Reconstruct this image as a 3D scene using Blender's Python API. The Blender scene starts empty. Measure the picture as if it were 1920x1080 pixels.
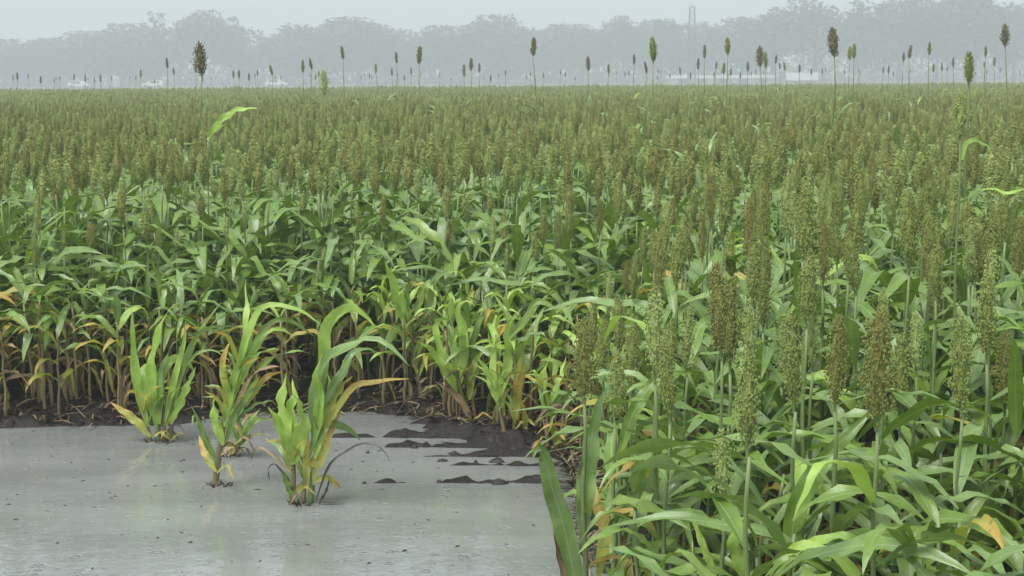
import bpy, math, random
import numpy as np
from mathutils import Vector, Matrix

R = math.radians
random.seed(11)
NPR = np.random.default_rng(5)
SC = bpy.context.scene
COL = SC.collection

# ------------------------------------------------------------------ camera
F = 3000.0                      # focal length in pixels of a 1920 wide frame
CAM_H = 1.8
PITCH = math.atan((540 - 145) / F)
ROLL = R(0.36)
cam_d = bpy.data.cameras.new('camera')
cam = bpy.data.objects.new('camera', cam_d)
COL.objects.link(cam)
cam_d.sensor_width = 36
cam_d.lens = 36 * F / 1920
cam_d.clip_start = 0.1
cam_d.clip_end = 6000
CAM_M = Matrix.Translation((0, 0, CAM_H)) @ Matrix.Rotation(R(90) - PITCH, 4, 'X') @ Matrix.Rotation(-ROLL, 4, 'Z')
cam.matrix_world = CAM_M
SC.camera = cam
CR = CAM_M.to_3x3()


def ray(px, py):
    d = CR @ Vector(((px - 960) / F, -(py - 540) / F, -1.0))
    return d / d.y                      # one metre of y per unit


def at(px, py, y):
    """world point on the pixel's ray, y metres out"""
    return Vector((0, 0, CAM_H)) + ray(px, py) * y


def ground_at(px, py, z=0.0):
    d = ray(px, py)
    return Vector((0, 0, CAM_H)) + d * ((z - CAM_H) / d.z)


# ------------------------------------------------------------------ world, sun, exposure
SUN_EL, SUN_AZ = R(64), R(225)
w = bpy.data.worlds.new('World')
SC.world = w
w.use_nodes = True
nt = w.node_tree
nt.nodes.clear()
wo = nt.nodes.new('ShaderNodeOutputWorld')
bg = nt.nodes.new('ShaderNodeBackground')
sky = nt.nodes.new('ShaderNodeTexSky')
sky.sky_type = 'NISHITA'
sky.sun_disc = False
sky.sun_elevation = SUN_EL
sky.sun_rotation = SUN_AZ
sky.air_density = 1.0
sky.dust_density = 8.0
sky.ozone_density = 1.0
hs = nt.nodes.new('ShaderNodeHueSaturation')
hs.inputs['Saturation'].default_value = 0.12
mixc = nt.nodes.new('ShaderNodeMix')
mixc.data_type = 'RGBA'
mixc.inputs[0].default_value = 0.72
mixc.inputs[7].default_value = (8.2, 9.6, 10.1, 1)          # even rain cloud over the whole sky
nt.links.new(sky.outputs[0], hs.inputs['Color'])
nt.links.new(hs.outputs[0], mixc.inputs[6])
nt.links.new(mixc.outputs[2], bg.inputs['Color'])
bg.inputs['Strength'].default_value = 0.057
nt.links.new(bg.outputs[0], wo.inputs[0])

sd = bpy.data.lights.new('sun', 'SUN')
sun = bpy.data.objects.new('sun', sd)
COL.objects.link(sun)
sd.energy = 1.5
sd.angle = R(28)
sd.color = (1.0, 0.98, 0.95)
sdir = Vector((math.sin(SUN_AZ) * math.cos(SUN_EL), math.cos(SUN_AZ) * math.cos(SUN_EL), math.sin(SUN_EL)))
sun.rotation_euler = sdir.to_track_quat('Z', 'Y').to_euler()

SC.view_settings.view_transform = 'Standard'
SC.view_settings.look = 'None'
SC.view_settings.gamma = 1.0
SC.view_settings.exposure = 1.13
SC.render.engine = 'CYCLES'
SC.cycles.use_denoising = True
SC.cycles.max_bounces = 4
SC.cycles.diffuse_bounces = 2
SC.cycles.glossy_bounces = 2
SC.cycles.transmission_bounces = 3
SC.cycles.volume_bounces = 0
SC.cycles.sample_clamp_indirect = 4.0

# ------------------------------------------------------------------ materials


def mat(name):
    m = bpy.data.materials.new(name)
    m.use_nodes = True
    n = m.node_tree
    n.nodes.clear()
    o = n.nodes.new('ShaderNodeOutputMaterial')
    return m, n, o


def N(n, t, **kw):
    x = n.nodes.new(t)
    for k, v in kw.items():
        if k in x.inputs:
            x.inputs[k].default_value = v
        else:
            setattr(x, k, v)
    return x


def math_node(n, op, a, b=None, c=None, clamp=False):
    x = n.nodes.new('ShaderNodeMath')
    x.operation = op
    x.use_clamp = clamp
    for i, v in enumerate((a, b, c)):
        if v is None:
            continue
        if hasattr(v, 'links'):
            n.links.new(v, x.inputs[i])
        else:
            x.inputs[i].default_value = v
    return x.outputs[0]


def mix_rgb(n, fac, a, b, blend='MIX'):
    x = n.nodes.new('ShaderNodeMix')
    x.data_type = 'RGBA'
    x.blend_type = blend
    for i, v in ((0, fac), (6, a), (7, b)):
        if hasattr(v, 'links'):
            n.links.new(v, x.inputs[i])
        else:
            x.inputs[i].default_value = v if i == 0 else (*v, 1)
    return x.outputs[2]


def smooth(n, v, lo, hi):
    x = n.nodes.new('ShaderNodeMapRange')
    x.interpolation_type = 'SMOOTHSTEP'
    n.links.new(v, x.inputs[0])
    x.inputs[1].default_value = lo
    x.inputs[2].default_value = hi
    return x.outputs[0]


def leaf_mat(name, base, base2, tip, tip_from, tip_to, edge=0.0, rough=0.36, trans=0.22, rib=(0.36, 0.46, 0.24), rib_mix=0.6, spots=0.0):
    """base/base2 vary from leaf to leaf; tip colour takes over from tip_from to tip_to along the blade"""
    m, n, o = mat(name)
    uv = N(n, 'ShaderNodeUVMap')
    sep = N(n, 'ShaderNodeSeparateXYZ')
    n.links.new(uv.outputs[0], sep.inputs[0])
    u, v = sep.outputs[0], sep.outputs[1]
    oi = N(n, 'ShaderNodeObjectInfo')
    tc = N(n, 'ShaderNodeTexCoord')
    nz = N(n, 'ShaderNodeTexNoise', Scale=14.0, Detail=4.0)
    n.links.new(tc.outputs['Object'], nz.inputs['Vector'])
    rnd = math_node(n, 'FRACT', math_node(n, 'ADD', oi.outputs['Random'], math_node(n, 'MULTIPLY', nz.outputs[0], 0.35)))
    c = mix_rgb(n, rnd, base, base2)
    c = mix_rgb(n, math_node(n, 'MULTIPLY', smooth(n, nz.outputs[0], 0.35, 0.75), 0.35), c, tuple(min(1, x * 1.7) for x in base2))
    # fine parallel veins
    vein = math_node(n, 'SINE', math_node(n, 'MULTIPLY', u, 95.0))
    c = mix_rgb(n, math_node(n, 'MULTIPLY_ADD', vein, 0.07, 0.07), c, tuple(min(1, x * 1.9) for x in base))
    # drying from the tip and along the margins
    au = math_node(n, 'ABSOLUTE', math_node(n, 'SUBTRACT', u, 0.5))
    dry = math_node(n, 'ADD', v, math_node(n, 'MULTIPLY', math_node(n, 'SUBTRACT', nz.outputs[0], 0.5), 0.9))
    dry = math_node(n, 'ADD', dry, math_node(n, 'MULTIPLY', au, edge))
    dry = math_node(n, 'ADD', dry, math_node(n, 'MULTIPLY', math_node(n, 'SUBTRACT', oi.outputs['Random'], 0.5), 0.5))
    c = mix_rgb(n, smooth(n, dry, tip_from, tip_to), c, tip)
    if spots:
        sp = N(n, 'ShaderNodeTexNoise', Scale=55.0, Detail=2.0)
        n.links.new(tc.outputs['Object'], sp.inputs['Vector'])
        c = mix_rgb(n, math_node(n, 'MULTIPLY', smooth(n, sp.outputs[0], 0.60, 0.70), spots), c, (0.11, 0.05, 0.02))
    ribf = math_node(n, 'MULTIPLY', math_node(n, 'SUBTRACT', 1.0, smooth(n, au, 0.012, 0.05)), rib_mix)
    ribf = math_node(n, 'MULTIPLY', ribf, math_node(n, 'SUBTRACT', 1.0, smooth(n, v, 0.55, 0.95)))
    c = mix_rgb(n, ribf, c, rib)
    p = N(n, 'ShaderNodeBsdfPrincipled', Roughness=rough)
    p.inputs['Specular IOR Level'].default_value = 0.75
    n.links.new(c, p.inputs['Base Color'])
    bp = N(n, 'ShaderNodeBump', Strength=0.25, Distance=0.002)
    n.links.new(math_node(n, 'ADD', vein, math_node(n, 'MULTIPLY', nz.outputs[0], 3.0)), bp.inputs['Height'])
    n.links.new(bp.outputs[0], p.inputs['Normal'])
    t = N(n, 'ShaderNodeBsdfTranslucent')
    n.links.new(mix_rgb(n, 1.0, c, (1.0, 1.0, 0.55), 'MULTIPLY'), t.inputs['Color'])
    mx = N(n, 'ShaderNodeMixShader')
    mx.inputs[0].default_value = trans
    n.links.new(p.outputs[0], mx.inputs[1])
    n.links.new(t.outputs[0], mx.inputs[2])
    n.links.new(mx.outputs[0], o.inputs[0])
    return m


M = {}
M['green'] = leaf_mat('leaf_green', (0.122, 0.220, 0.024), (0.195, 0.295, 0.050), (0.36, 0.28, 0.07), 1.05, 1.45, spots=0.22, rough=0.27)
M['blue'] = leaf_mat('leaf_waxy', (0.132, 0.225, 0.050), (0.208, 0.308, 0.094), (0.36, 0.28, 0.08), 1.08, 1.5, spots=0.2, rough=0.27)
M['lime'] = leaf_mat('leaf_lime', (0.280, 0.450, 0.065), (0.400, 0.550, 0.115), (0.48, 0.42, 0.06), 1.05, 1.5, rough=0.36, trans=0.32, rib=(0.45, 0.55, 0.25))
M['yellow'] = leaf_mat('leaf_yellowing', (0.28, 0.36, 0.055), (0.46, 0.44, 0.075), (0.55, 0.37, 0.07), 0.40, 0.95, edge=0.5, rough=0.42, trans=0.3, spots=0.5)
M['dead'] = leaf_mat('leaf_dry', (0.26, 0.165, 0.075), (0.36, 0.26, 0.14), (0.12, 0.055, 0.025), 0.55, 1.1, edge=0.4, rough=0.55, trans=0.15, rib=(0.4, 0.3, 0.18), rib_mix=0.5, spots=0.6)
M['rot'] = leaf_mat('leaf_rotten', (0.035, 0.022, 0.015), (0.07, 0.04, 0.022), (0.02, 0.012, 0.01), 0.5, 1.0, rough=0.4, trans=0.05, rib=(0.08, 0.05, 0.03))


def simple_mat(name, ca, cb, scale, rough=0.5, bump=0.0, spec=0.4, rnd=0.0):
    m, n, o = mat(name)
    tc = N(n, 'ShaderNodeTexCoord')
    nz = N(n, 'ShaderNodeTexNoise', Scale=scale, Detail=5.0)
    n.links.new(tc.outputs['Object'], nz.inputs['Vector'])
    f = smooth(n, nz.outputs[0], 0.3, 0.7)
    if rnd:
        oi = N(n, 'ShaderNodeObjectInfo')
        f = math_node(n, 'ADD', math_node(n, 'MULTIPLY', f, 1 - rnd), math_node(n, 'MULTIPLY', oi.outputs['Random'], rnd))
    p = N(n, 'ShaderNodeBsdfPrincipled', Roughness=rough)
    p.inputs['Specular IOR Level'].default_value = spec
    n.links.new(mix_rgb(n, f, ca, cb), p.inputs['Base Color'])
    if bump:
        b = N(n, 'ShaderNodeBump', Strength=0.6, Distance=bump)
        n.links.new(nz.outputs[0], b.inputs['Height'])
        n.links.new(b.outputs[0], p.inputs['Normal'])
    n.links.new(p.outputs[0], o.inputs[0])
    return m


M['stalk'] = simple_mat('stalk_green', (0.120, 0.175, 0.060), (0.21, 0.27, 0.10), 9, 0.42, rnd=0.5)
M['stalk_dry'] = simple_mat('stalk_straw', (0.17, 0.135, 0.065), (0.28, 0.225, 0.115), 9, 0.55, rnd=0.5)
M['grain'] = simple_mat('grain_olive', (0.172, 0.205, 0.048), (0.305, 0.350, 0.100), 30, 0.6, rnd=0.45, spec=0.25)
M['grain_brown'] = simple_mat('grain_brown', (0.160, 0.165, 0.040), (0.275, 0.275, 0.075), 30, 0.6, rnd=0.4, spec=0.25)
M['grain_pale'] = simple_mat('grain_pale', (0.250, 0.310, 0.085), (0.38, 0.44, 0.15), 30, 0.6, rnd=0.4, spec=0.25)
M['grain_dark'] = simple_mat('grain_dark', (0.135, 0.115, 0.060), (0.250, 0.215, 0.115), 30, 0.6, rnd=0.4, spec=0.25)
M['bark'] = simple_mat('bark', (0.05, 0.045, 0.04), (0.09, 0.08, 0.07), 2, 0.8)
M['crown'] = simple_mat('tree_foliage', (0.030, 0.050, 0.020), (0.065, 0.095, 0.040), 0.6, 0.6, rnd=0.4)
M['white'] = simple_mat('white_paint', (0.75, 0.76, 0.76), (0.82, 0.82, 0.82), 1, 0.4)
M['offwhite'] = simple_mat('pale_sheet_metal', (0.30, 0.31, 0.31), (0.40, 0.41, 0.41), 0.4, 0.5)
M['dark'] = simple_mat('dark_rubber', (0.03, 0.03, 0.03), (0.05, 0.05, 0.05), 1, 0.6)
M['glassy'] = simple_mat('window_glass', (0.03, 0.04, 0.05), (0.05, 0.06, 0.07), 1, 0.15)
M['steel'] = simple_mat('weathered_steel', (0.05, 0.05, 0.055), (0.08, 0.08, 0.085), 1, 0.6)
M['mudclod'] = simple_mat('wet_mud', (0.022, 0.018, 0.014), (0.05, 0.042, 0.034), 30, 0.55, bump=0.01, spec=.25)
M['straw'] = simple_mat('wet_straw', (0.10, 0.075, 0.05), (0.26, 0.21, 0.145), 3, 0.6, rnd=0.0)


def soil_mat():
    m, n, o = mat('wet_soil')
    tc = N(n, 'ShaderNodeTexCoord')
    a = N(n, 'ShaderNodeTexNoise', Scale=5.0, Detail=8.0, Roughness=0.65)
    b = N(n, 'ShaderNodeTexNoise', Scale=60.0, Detail=4.0)
    far = N(n, 'ShaderNodeTexNoise', Scale=0.02, Detail=3.0)
    for x in (a, b, far):
        n.links.new(tc.outputs['Object'], x.inputs['Vector'])
    c = mix_rgb(n, smooth(n, a.outputs[0], 0.35, 0.7), (0.010, 0.008, 0.007), (0.028, 0.023, 0.019))
    c = mix_rgb(n, math_node(n, 'MULTIPLY', smooth(n, b.outputs[0], 0.55, 0.7), 0.5), c, (0.085, 0.07, 0.055))
    # short pasture beyond the crop
    sep = N(n, 'ShaderNodeSeparateXYZ')
    n.links.new(tc.outputs['Object'], sep.inputs[0])
    g = mix_rgb(n, far.outputs[0], (0.08, 0.105, 0.04), (0.15, 0.16, 0.07))
    c = mix_rgb(n, smooth(n, sep.outputs[1], 93.0, 100.0), c, g)
    p = N(n, 'ShaderNodeBsdfPrincipled')
    n.links.new(c, p.inputs['Base Color'])
    rr = N(n, 'ShaderNodeMapRange')
    n.links.new(a.outputs[0], rr.inputs[0])
    rr.inputs[3].default_value = 0.45
    rr.inputs[4].default_value = 0.9
    p.inputs['Specular IOR Level'].default_value = 0.25
    n.links.new(rr.outputs[0], p.inputs['Roughness'])
    bp = N(n, 'ShaderNodeBump', Strength=0.8, Distance=0.012)
    n.links.new(math_node(n, 'ADD', a.outputs[0], math_node(n, 'MULTIPLY', b.outputs[0], 0.5)), bp.inputs['Height'])
    n.links.new(bp.outputs[0], p.inputs['Normal'])
    n.links.new(p.outputs[0], o.inputs[0])
    return m


def water_mat():
    m, n, o = mat('muddy_water')
    tc = N(n, 'ShaderNodeTexCoord')
    h = None
    for sc, freq, amp, sharp in ((7.5, 34.0, 0.55, -160.0), (13.0, 34.0, 0.9, -160.0), (24.0, 30.0, 1.0, -120.0)):
        vo = N(n, 'ShaderNodeTexVoronoi', Scale=sc)
        mp = N(n, 'ShaderNodeMapping')
        mp.inputs['Location'].default_value = (sc * 1.7, sc * 0.3, 0)
        n.links.new(tc.outputs['Object'], mp.inputs[0])
        n.links.new(mp.outputs[0], vo.inputs['Vector'])
        sepc = N(n, 'ShaderNodeSeparateColor')
        n.links.new(vo.outputs['Color'], sepc.inputs[0])
        # each drop's ring has its own radius (age) and fades as it spreads
        q = math_node(n, 'SUBTRACT', vo.outputs['Distance'], math_node(n, 'MULTIPLY', sepc.outputs[0], 0.36))
        env = math_node(n, 'POWER', 2.718, math_node(n, 'MULTIPLY', math_node(n, 'MULTIPLY', q, q), sharp))
        wv = math_node(n, 'MULTIPLY', math_node(n, 'COSINE', math_node(n, 'MULTIPLY', q, freq)), env)
        age = math_node(n, 'SUBTRACT', 1.0, sepc.outputs[0])
        wv = math_node(n, 'MULTIPLY', wv, math_node(n, 'MULTIPLY', math_node(n, 'MULTIPLY', age, age), amp * 9.0 / sc))
        h = wv if h is None else math_node(n, 'ADD', h, wv)
    nz = N(n, 'ShaderNodeTexNoise', Scale=11.0, Detail=5.0)
    n.links.new(tc.outputs['Object'], nz.inputs['Vector'])
    nf = N(n, 'ShaderNodeTexNoise', Scale=34.0, Detail=3.0)
    n.links.new(tc.outputs['Object'], nf.inputs['Vector'])
    h = math_node(n, 'ADD', math_node(n, 'MULTIPLY', h, 1.25), math_node(n, 'ADD', math_node(n, 'MULTIPLY', nz.outputs[0], 0.34), math_node(n, 'MULTIPLY', nf.outputs[0], 0.17)))
    bp = N(n, 'ShaderNodeBump', Strength=1.0, Distance=0.0065)
    n.links.new(h, bp.inputs['Height'])
    silt = N(n, 'ShaderNodeTexNoise', Scale=1.3, Detail=4.0)
    mp2 = N(n, 'ShaderNodeMapping')
    mp2.inputs['Scale'].default_value = (0.6, 2.2, 1)
    n.links.new(tc.outputs['Object'], mp2.inputs[0])
    n.links.new(mp2.outputs[0], silt.inputs['Vector'])
    p = N(n, 'ShaderNodeBsdfPrincipled', Roughness=0.03, IOR=1.7)
    n.links.new(mix_rgb(n, smooth(n, silt.outputs[0], 0.35, 0.7), (0.195, 0.203, 0.194), (0.248, 0.256, 0.247)), p.inputs['Base Color'])
    n.links.new(bp.outputs[0], p.inputs['Normal'])
    n.links.new(p.outputs[0], o.inputs[0])
    return m


M['soil'] = soil_mat()
M['water'] = water_mat()
MATS = list(M)

# ------------------------------------------------------------------ mesh helpers


class MB:
    """collects vertices, faces, uvs and material slots; build() links one mesh object"""

    def __init__(s):
        s.v, s.f, s.uv, s.mi, s.mats = [], [], [], [], []

    def slot(s, m):
        if m not in s.mats:
            s.mats.append(m)
        return s.mats.index(m)

    def add(s, verts, faces, m, uvs=None, off=None):
        b = len(s.v)
        if off is not None:
            verts = [(x + off[0], y + off[1], z + off[2]) for x, y, z in verts]
        s.v += [tuple(q) for q in verts]
        s.f += [tuple(b + i for i in f) for f in faces]
        s.uv += uvs if uvs is not None else [(0.25, 0.3)] * len(verts)
        s.mi += [s.slot(m)] * len(faces)

    def mesh(s, name, smooth_=True):
        me = bpy.data.meshes.new(name)
        me.from_pydata(s.v, [], s.f)
        for m in s.mats:
            me.materials.append(M[m])
        me.polygons.foreach_set('material_index', s.mi)
        me.polygons.foreach_set('use_smooth', [smooth_] * len(s.f))
        uvl = me.uv_layers.new(name='UVMap')
        li = np.empty(len(me.loops), dtype=np.int32)
        me.loops.foreach_get('vertex_index', li)
        uvl.data.foreach_set('uv', np.array(s.uv, dtype=np.float32)[li].ravel())
        me.update()
        return me


def link(name, me, parent=None, loc=None, rot=None, scale=None):
    o = bpy.data.objects.new(name, me)
    COL.objects.link(o)
    if parent is not None:
        o.parent = parent
    if loc is not None:
        o.location = loc
    if rot is not None:
        o.rotation_euler = rot
    if scale is not None:
        o.scale = scale
    return o


def tag(o, label=None, cat=None, group=None, kind=None):
    for k, v in (('label', label), ('category', cat), ('group', group), ('kind', kind)):
        if v:
            o[k] = v
    return o


def frame_at(t, hint):
    t = t.normalized()
    s = t.cross(hint)
    if s.length < 1e-4:
        s = t.cross(Vector((1, 0, 0)))
    s.normalize()
    return t, s, s.cross(t).normalized()


def tube(pts, radii, n=6, cap=True):
    V, Fc = [], []
    for i, p in enumerate(pts):
        a = pts[max(0, i - 1)]
        b = pts[min(len(pts) - 1, i + 1)]
        t, s, u = frame_at(b - a, Vector((0, 1, 0.01)))
        for k in range(n):
            an = 2 * math.pi * k / n
            V.append(tuple(p + (s * math.cos(an) + u * math.sin(an)) * radii[i]))
    for i in range(len(pts) - 1):
        for k in range(n):
            a = i * n + k
            b = i * n + (k + 1) % n
            Fc.append((a, b, b + n, a + n))
    if cap:
        Fc.append(tuple(range((len(pts) - 1) * n, len(pts) * n)))
    return V, Fc


def spline(P, n):
    """Catmull-Rom through the points P, resampled to n+1 points"""
    P = [Vector(p) for p in P]
    if len(P) == 2:
        return [P[0].lerp(P[1], i / n) for i in range(n + 1)]
    Q = [P[0] * 2 - P[1]] + P + [P[-1] * 2 - P[-2]]
    dense = []
    for i in range(1, len(Q) - 2):
        a, b, c, d = Q[i - 1], Q[i], Q[i + 1], Q[i + 2]
        for k in range(12):
            t = k / 12
            dense.append(0.5 * ((2 * b) + (c - a) * t + (2 * a - 5 * b + 4 * c - d) * t * t + (3 * b - 3 * c + d - a) * t ** 3))
    dense.append(P[-1])
    L = [0]
    for i in range(1, len(dense)):
        L.append(L[-1] + (dense[i] - dense[i - 1]).length)
    out, j = [], 0
    for i in range(n + 1):
        s = L[-1] * i / n
        while j < len(L) - 2 and L[j + 1] < s:
            j += 1
        f = (s - L[j]) / max(1e-9, L[j + 1] - L[j])
        out.append(dense[j].lerp(dense[j + 1], min(1, max(0, f))))
    return out


def blade(cl, W, normals, rnd, fold=0.25, wave=0.12, cross=4, base_w=0.26, peak=0.3):
    """a grass-type leaf blade along centreline cl: folded along the midrib, wavy margins, pointed tip"""
    n = len(cl) - 1
    V, Fc, UV = [], [], []
    ph1, ph2 = rnd.uniform(0, 6.28), rnd.uniform(0, 6.28)
    fq = rnd.uniform(2.2, 4.2)
    for i in range(n + 1):
        t = i / n
        a = cl[max(0, i - 1)]
        b = cl[min(n, i + 1)]
        T = (b - a).normalized()
        Nn = normals[i] if isinstance(normals, list) else normals
        S = T.cross(Nn)
        if S.length < 1e-4:
            S = Vector((1, 0, 0))
        S.normalize()
        U = S.cross(T).normalized()
        if t < peak:
            wd = base_w + (1 - base_w) * math.sin(t / peak * math.pi / 2)
        else:
            q = (t - peak) / (1 - peak)
            wd = max(0.0, 1 - q ** 1.9) ** 0.85
        wd = max(wd * W, 0.0012) * 0.5
        for k in range(cross + 1):
            u = k / cross
            x = (u - 0.5) * 2
            up = abs(x) * fold * wd * (1 - 0.5 * t)
            up += wave * W * x * x * math.sin(fq * 6.28 * t + (ph1 if x > 0 else ph2)) * math.sin(math.pi * min(1, t * 1.05)) * (1 if x else 0)
            V.append(tuple(cl[i] + S * (x * wd) + U * up))
            UV.append((u, t))
    c = cross + 1
    for i in range(n):
        for k in range(cross):
            a = i * c + k
            Fc.append((a, a + 1, a + c + 1, a + c))
    return V, Fc, UV


def arch_leaf(L, W, th0, th1, rnd, n=11, twist=0.0, droop_pow=1.3, kink=None, side=0.0, cross=4, fold=0.30, wave=0.19):
    """centreline starts at the origin, heads along +X, th = angle from vertical"""
    cl = [Vector((0, 0, 0))]
    nr = []
    p = Vector((0, 0, 0))
    az = 0.0
    for i in range(n + 1):
        t = i / n
        th = th0 + (th1 - th0) * t ** droop_pow
        if kink and t > kink:
            th += 0.9 * min(1, (t - kink) * 6)
        az = side * t * t
        T = Vector((math.sin(th) * math.cos(az), math.sin(th) * math.sin(az), math.cos(th)))
        up = Vector((-math.cos(th) * math.cos(az), -math.cos(th) * math.sin(az), math.sin(th)))
        tw = twist * t
        nr.append(Matrix.Rotation(tw, 3, T) @ up)
        if i < n:
            p = p + T * (L / n)
            cl.append(p.copy())
    return blade(cl, W, nr, rnd, fold=fold, wave=wave, cross=cross)


OCT = [(1, 0, 0), (-1, 0, 0), (0, 1, 0), (0, -1, 0), (0, 0, 1.7), (0, 0, -1.7)]
OCTF = [(0, 2, 4), (2, 1, 4), (1, 3, 4), (3, 0, 4), (2, 0, 5), (1, 2, 5), (3, 1, 5), (0, 3, 5)]


def seed_head(mb, L, W, nb, ng, grain, gr, rnd, loose=0.0, origin=Vector((0, 0, 0)), lean=0.0):
    """sorghum panicle: rachis, upswept branchlets, grains; base at origin"""
    rach = [origin + Vector((lean * (i / 6) ** 2 * L, 0, L * 0.94 * i / 6)) for i in range(7)]
    V, Fc = tube(rach, [0.0045 * (1 - 0.75 * i / 6) for i in range(7)], 5)
    mb.add(V, Fc, 'stalk')
    cn, cm = (7, 5) if ng >= 8 else (5, 4)
    CV, CF = [], []
    for j in range(cm + 1):
        tt = j / cm
        for i in range(cn):
            a = 6.2832 * i / cn + j * .4
            rr = W * .40 * (1 - .45 * min(1, loose)) * math.sin(math.pi * (.06 + .90 * tt)) ** .6 * rnd.uniform(.8, 1.15)
            CV.append((origin.x + lean * tt * tt * L + math.cos(a) * rr, origin.y + math.sin(a) * rr, origin.z + L * (.12 + .82 * tt)))
    for j in range(cm):
        for i in range(cn):
            CF.append((j * cn + i, j * cn + (i + 1) % cn, (j + 1) * cn + (i + 1) % cn, (j + 1) * cn + i))
    mb.add(CV, CF, grain)
    for b in range(nb):
        t = (b + rnd.random()) / nb
        z = t * 0.86 * L
        az = b * 2.399963 + rnd.uniform(-0.4, 0.4)
        prof = math.sin(math.pi * min(1, (0.16 + 0.84 * t) ** 0.8)) ** 0.55
        r_out = W * 0.5 * prof * rnd.uniform(0.75, 1.12) * (1 + loose * rnd.uniform(-0.3, 0.6))
        ln_up = L * (0.28 + 0.16 * rnd.random()) * (1 - 0.6 * t)
        o0 = origin + Vector((lean * t * t * L, 0, z))
        tipv = Vector((math.cos(az) * r_out, math.sin(az) * r_out, ln_up * (1 - 0.35 * loose)))
        mid = Vector((tipv.x * 0.62, tipv.y * 0.62, tipv.z * 0.42))
        if ng >= 8:
            c0, c1, c2 = o0, o0 + mid, o0 + tipv
            s = Vector((-math.sin(az), math.cos(az), 0)) * 0.0015
            mb.add([tuple(c0 + s), tuple(c0 - s), tuple(c1 + s), tuple(c1 - s), tuple(c2)], [(0, 1, 3, 2), (2, 3, 4)], 'stalk')
        for g in range(ng):
            q = (g + 0.6 + 0.5 * rnd.random()) / ng
            q = 0.22 + 0.78 * q
            pos = o0 + mid * (2 * q * (1 - q)) + tipv * (q * q)
            jit = 0.0038 + 0.004 * loose
            pos += Vector((rnd.gauss(0, jit), rnd.gauss(0, jit), rnd.gauss(0, jit * 1.2)))
            sz = gr * rnd.uniform(0.75, 1.2)
            mb.add([(pos.x + x * sz, pos.y + y * sz, pos.z + zz * sz) for x, y, zz in OCT], OCTF, grain)


# ------------------------------------------------------------------ pond outline (world metres)
SHORE_PX = [(-260, 800), (0, 800), (120, 795), (250, 792), (400, 785), (560, 775), (700, 772), (770, 782), (840, 802), (920, 822), (990, 838),
            (1050, 858), (1078, 895), (1090, 960), (1102, 1080)]
SHORE = [ground_at(*p).xy for p in SHORE_PX]
POND = np.array([tuple(p) for p in SHORE] + [(0.26, 4.6), (0.30, 3.0), (0.30, 1.0), (-9.0, 1.0), (-9.0, SHORE[0].y)])


def pond_sdf(X, Y):
    """signed distance to the pond outline, negative in the pond"""
    X = np.asarray(X, dtype=float)
    Y = np.asarray(Y, dtype=float)
    d = np.full(X.shape, 1e9)
    ins = np.zeros(X.shape, bool)
    n = len(POND)
    for i in range(n):
        ax, ay = POND[i]
        bx, by = POND[(i + 1) % n]
        ex, ey = bx - ax, by - ay
        t = np.clip(((X - ax) * ex + (Y - ay) * ey) / (ex * ex + ey * ey), 0, 1)
        d = np.minimum(d, np.hypot(X - ax - t * ex, Y - ay - t * ey))
        c = ((ay > Y) != (by > Y)) & (X < (bx - ax) * (Y - ay) / (by - ay + 1e-12) + ax)
        ins ^= c
    return np.where(ins, -d, d)


def vnoise(X, Y, s, seed):
    """cheap smooth value noise"""
    X = np.asarray(X) * s
    Y = np.asarray(Y) * s
    xi, yi = np.floor(X), np.floor(Y)
    fx, fy = X - xi, Y - yi
    fx = fx * fx * (3 - 2 * fx)
    fy = fy * fy * (3 - 2 * fy)

    def h(a, b):
        q = np.sin(a * 127.1 + b * 311.7 + seed * 74.7) * 43758.5453
        return q - np.floor(q)
    return (h(xi, yi) * (1 - fx) + h(xi + 1, yi) * fx) * (1 - fy) + (h(xi, yi + 1) * (1 - fx) + h(xi + 1, yi + 1) * fx) * fy


RIDGES = [(905, 655, 1085, 0.050), (872, 690, 1065, 0.050), (856, 740, 1055, 0.048), (838, 640, 1050, 0.050), (820, 580, 1000, 0.050)]


def ground_h(X, Y):
    s = pond_sdf(X, Y)
    edge = np.clip((s + 0.35) / 0.75, 0, 1)
    edge = edge * edge * (3 - 2 * edge)
    h = -0.06 + 0.12 * edge
    near = np.clip((14 - Y) / 3, 0, 1)
    h = h + near * ((vnoise(X, Y, 5, 1) - 0.5) * 0.05 + (vnoise(X, Y, 14, 2) - 0.5) * 0.03 + (vnoise(X, Y, 31, 3) - 0.5) * 0.016) * (0.25 + 0.75 * edge)
    flat = np.clip((X + 1.05) / .5, 0, 1) * np.clip((.5 - X) / .2, 0, 1) * np.clip((Y - 7.35) / .75, 0, 1) * np.clip((9.0 - Y) / .5, 0, 1) * (s < 0.15)
    h = h + flat * (0.011 + 0.070 * (vnoise(X * 2.6, Y * 15, 1, 21) - .5) + 0.040 * (vnoise(X * 9, Y * 30, 1, 22) - .5) + .02 * (vnoise(X, Y, 40, 24) - .5))
    lft = np.clip((-1.2 - X) / .4, 0, 1) * np.clip((Y - 7.75) / .5, 0, 1) * (s < 0.1)
    h = h + lft * (0.014 + 0.050 * (vnoise(X * 1.6, Y * 12, 1, 23) - .5))
    for py, x0, x1, amp in RIDGES:
        a, b = ground_at(x0, py), ground_at(x1, py)
        yc = a.y + (b.y - a.y) * np.clip((X - a.x) / (b.x - a.x), 0, 1) + 0.02 * (vnoise(X, Y * 0, 6, py) - 0.5)
        inx = np.clip((X - a.x) / 0.15, 0, 1) * np.clip((b.x - X) / 0.15, 0, 1)
        prof = np.exp(-((Y - yc) / 0.021) ** 2) * inx
        h = h + prof * (amp + 0.022 + 0.050 * (vnoise(X, Y, 9, py + 1) - 0.45) + 0.03 * (vnoise(X, Y, 33, py + 2) - .5)) * (s < 0.1)
    return h


def gh(x, y):
    return float(ground_h(np.array([x]), np.array([y]))[0])


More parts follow.
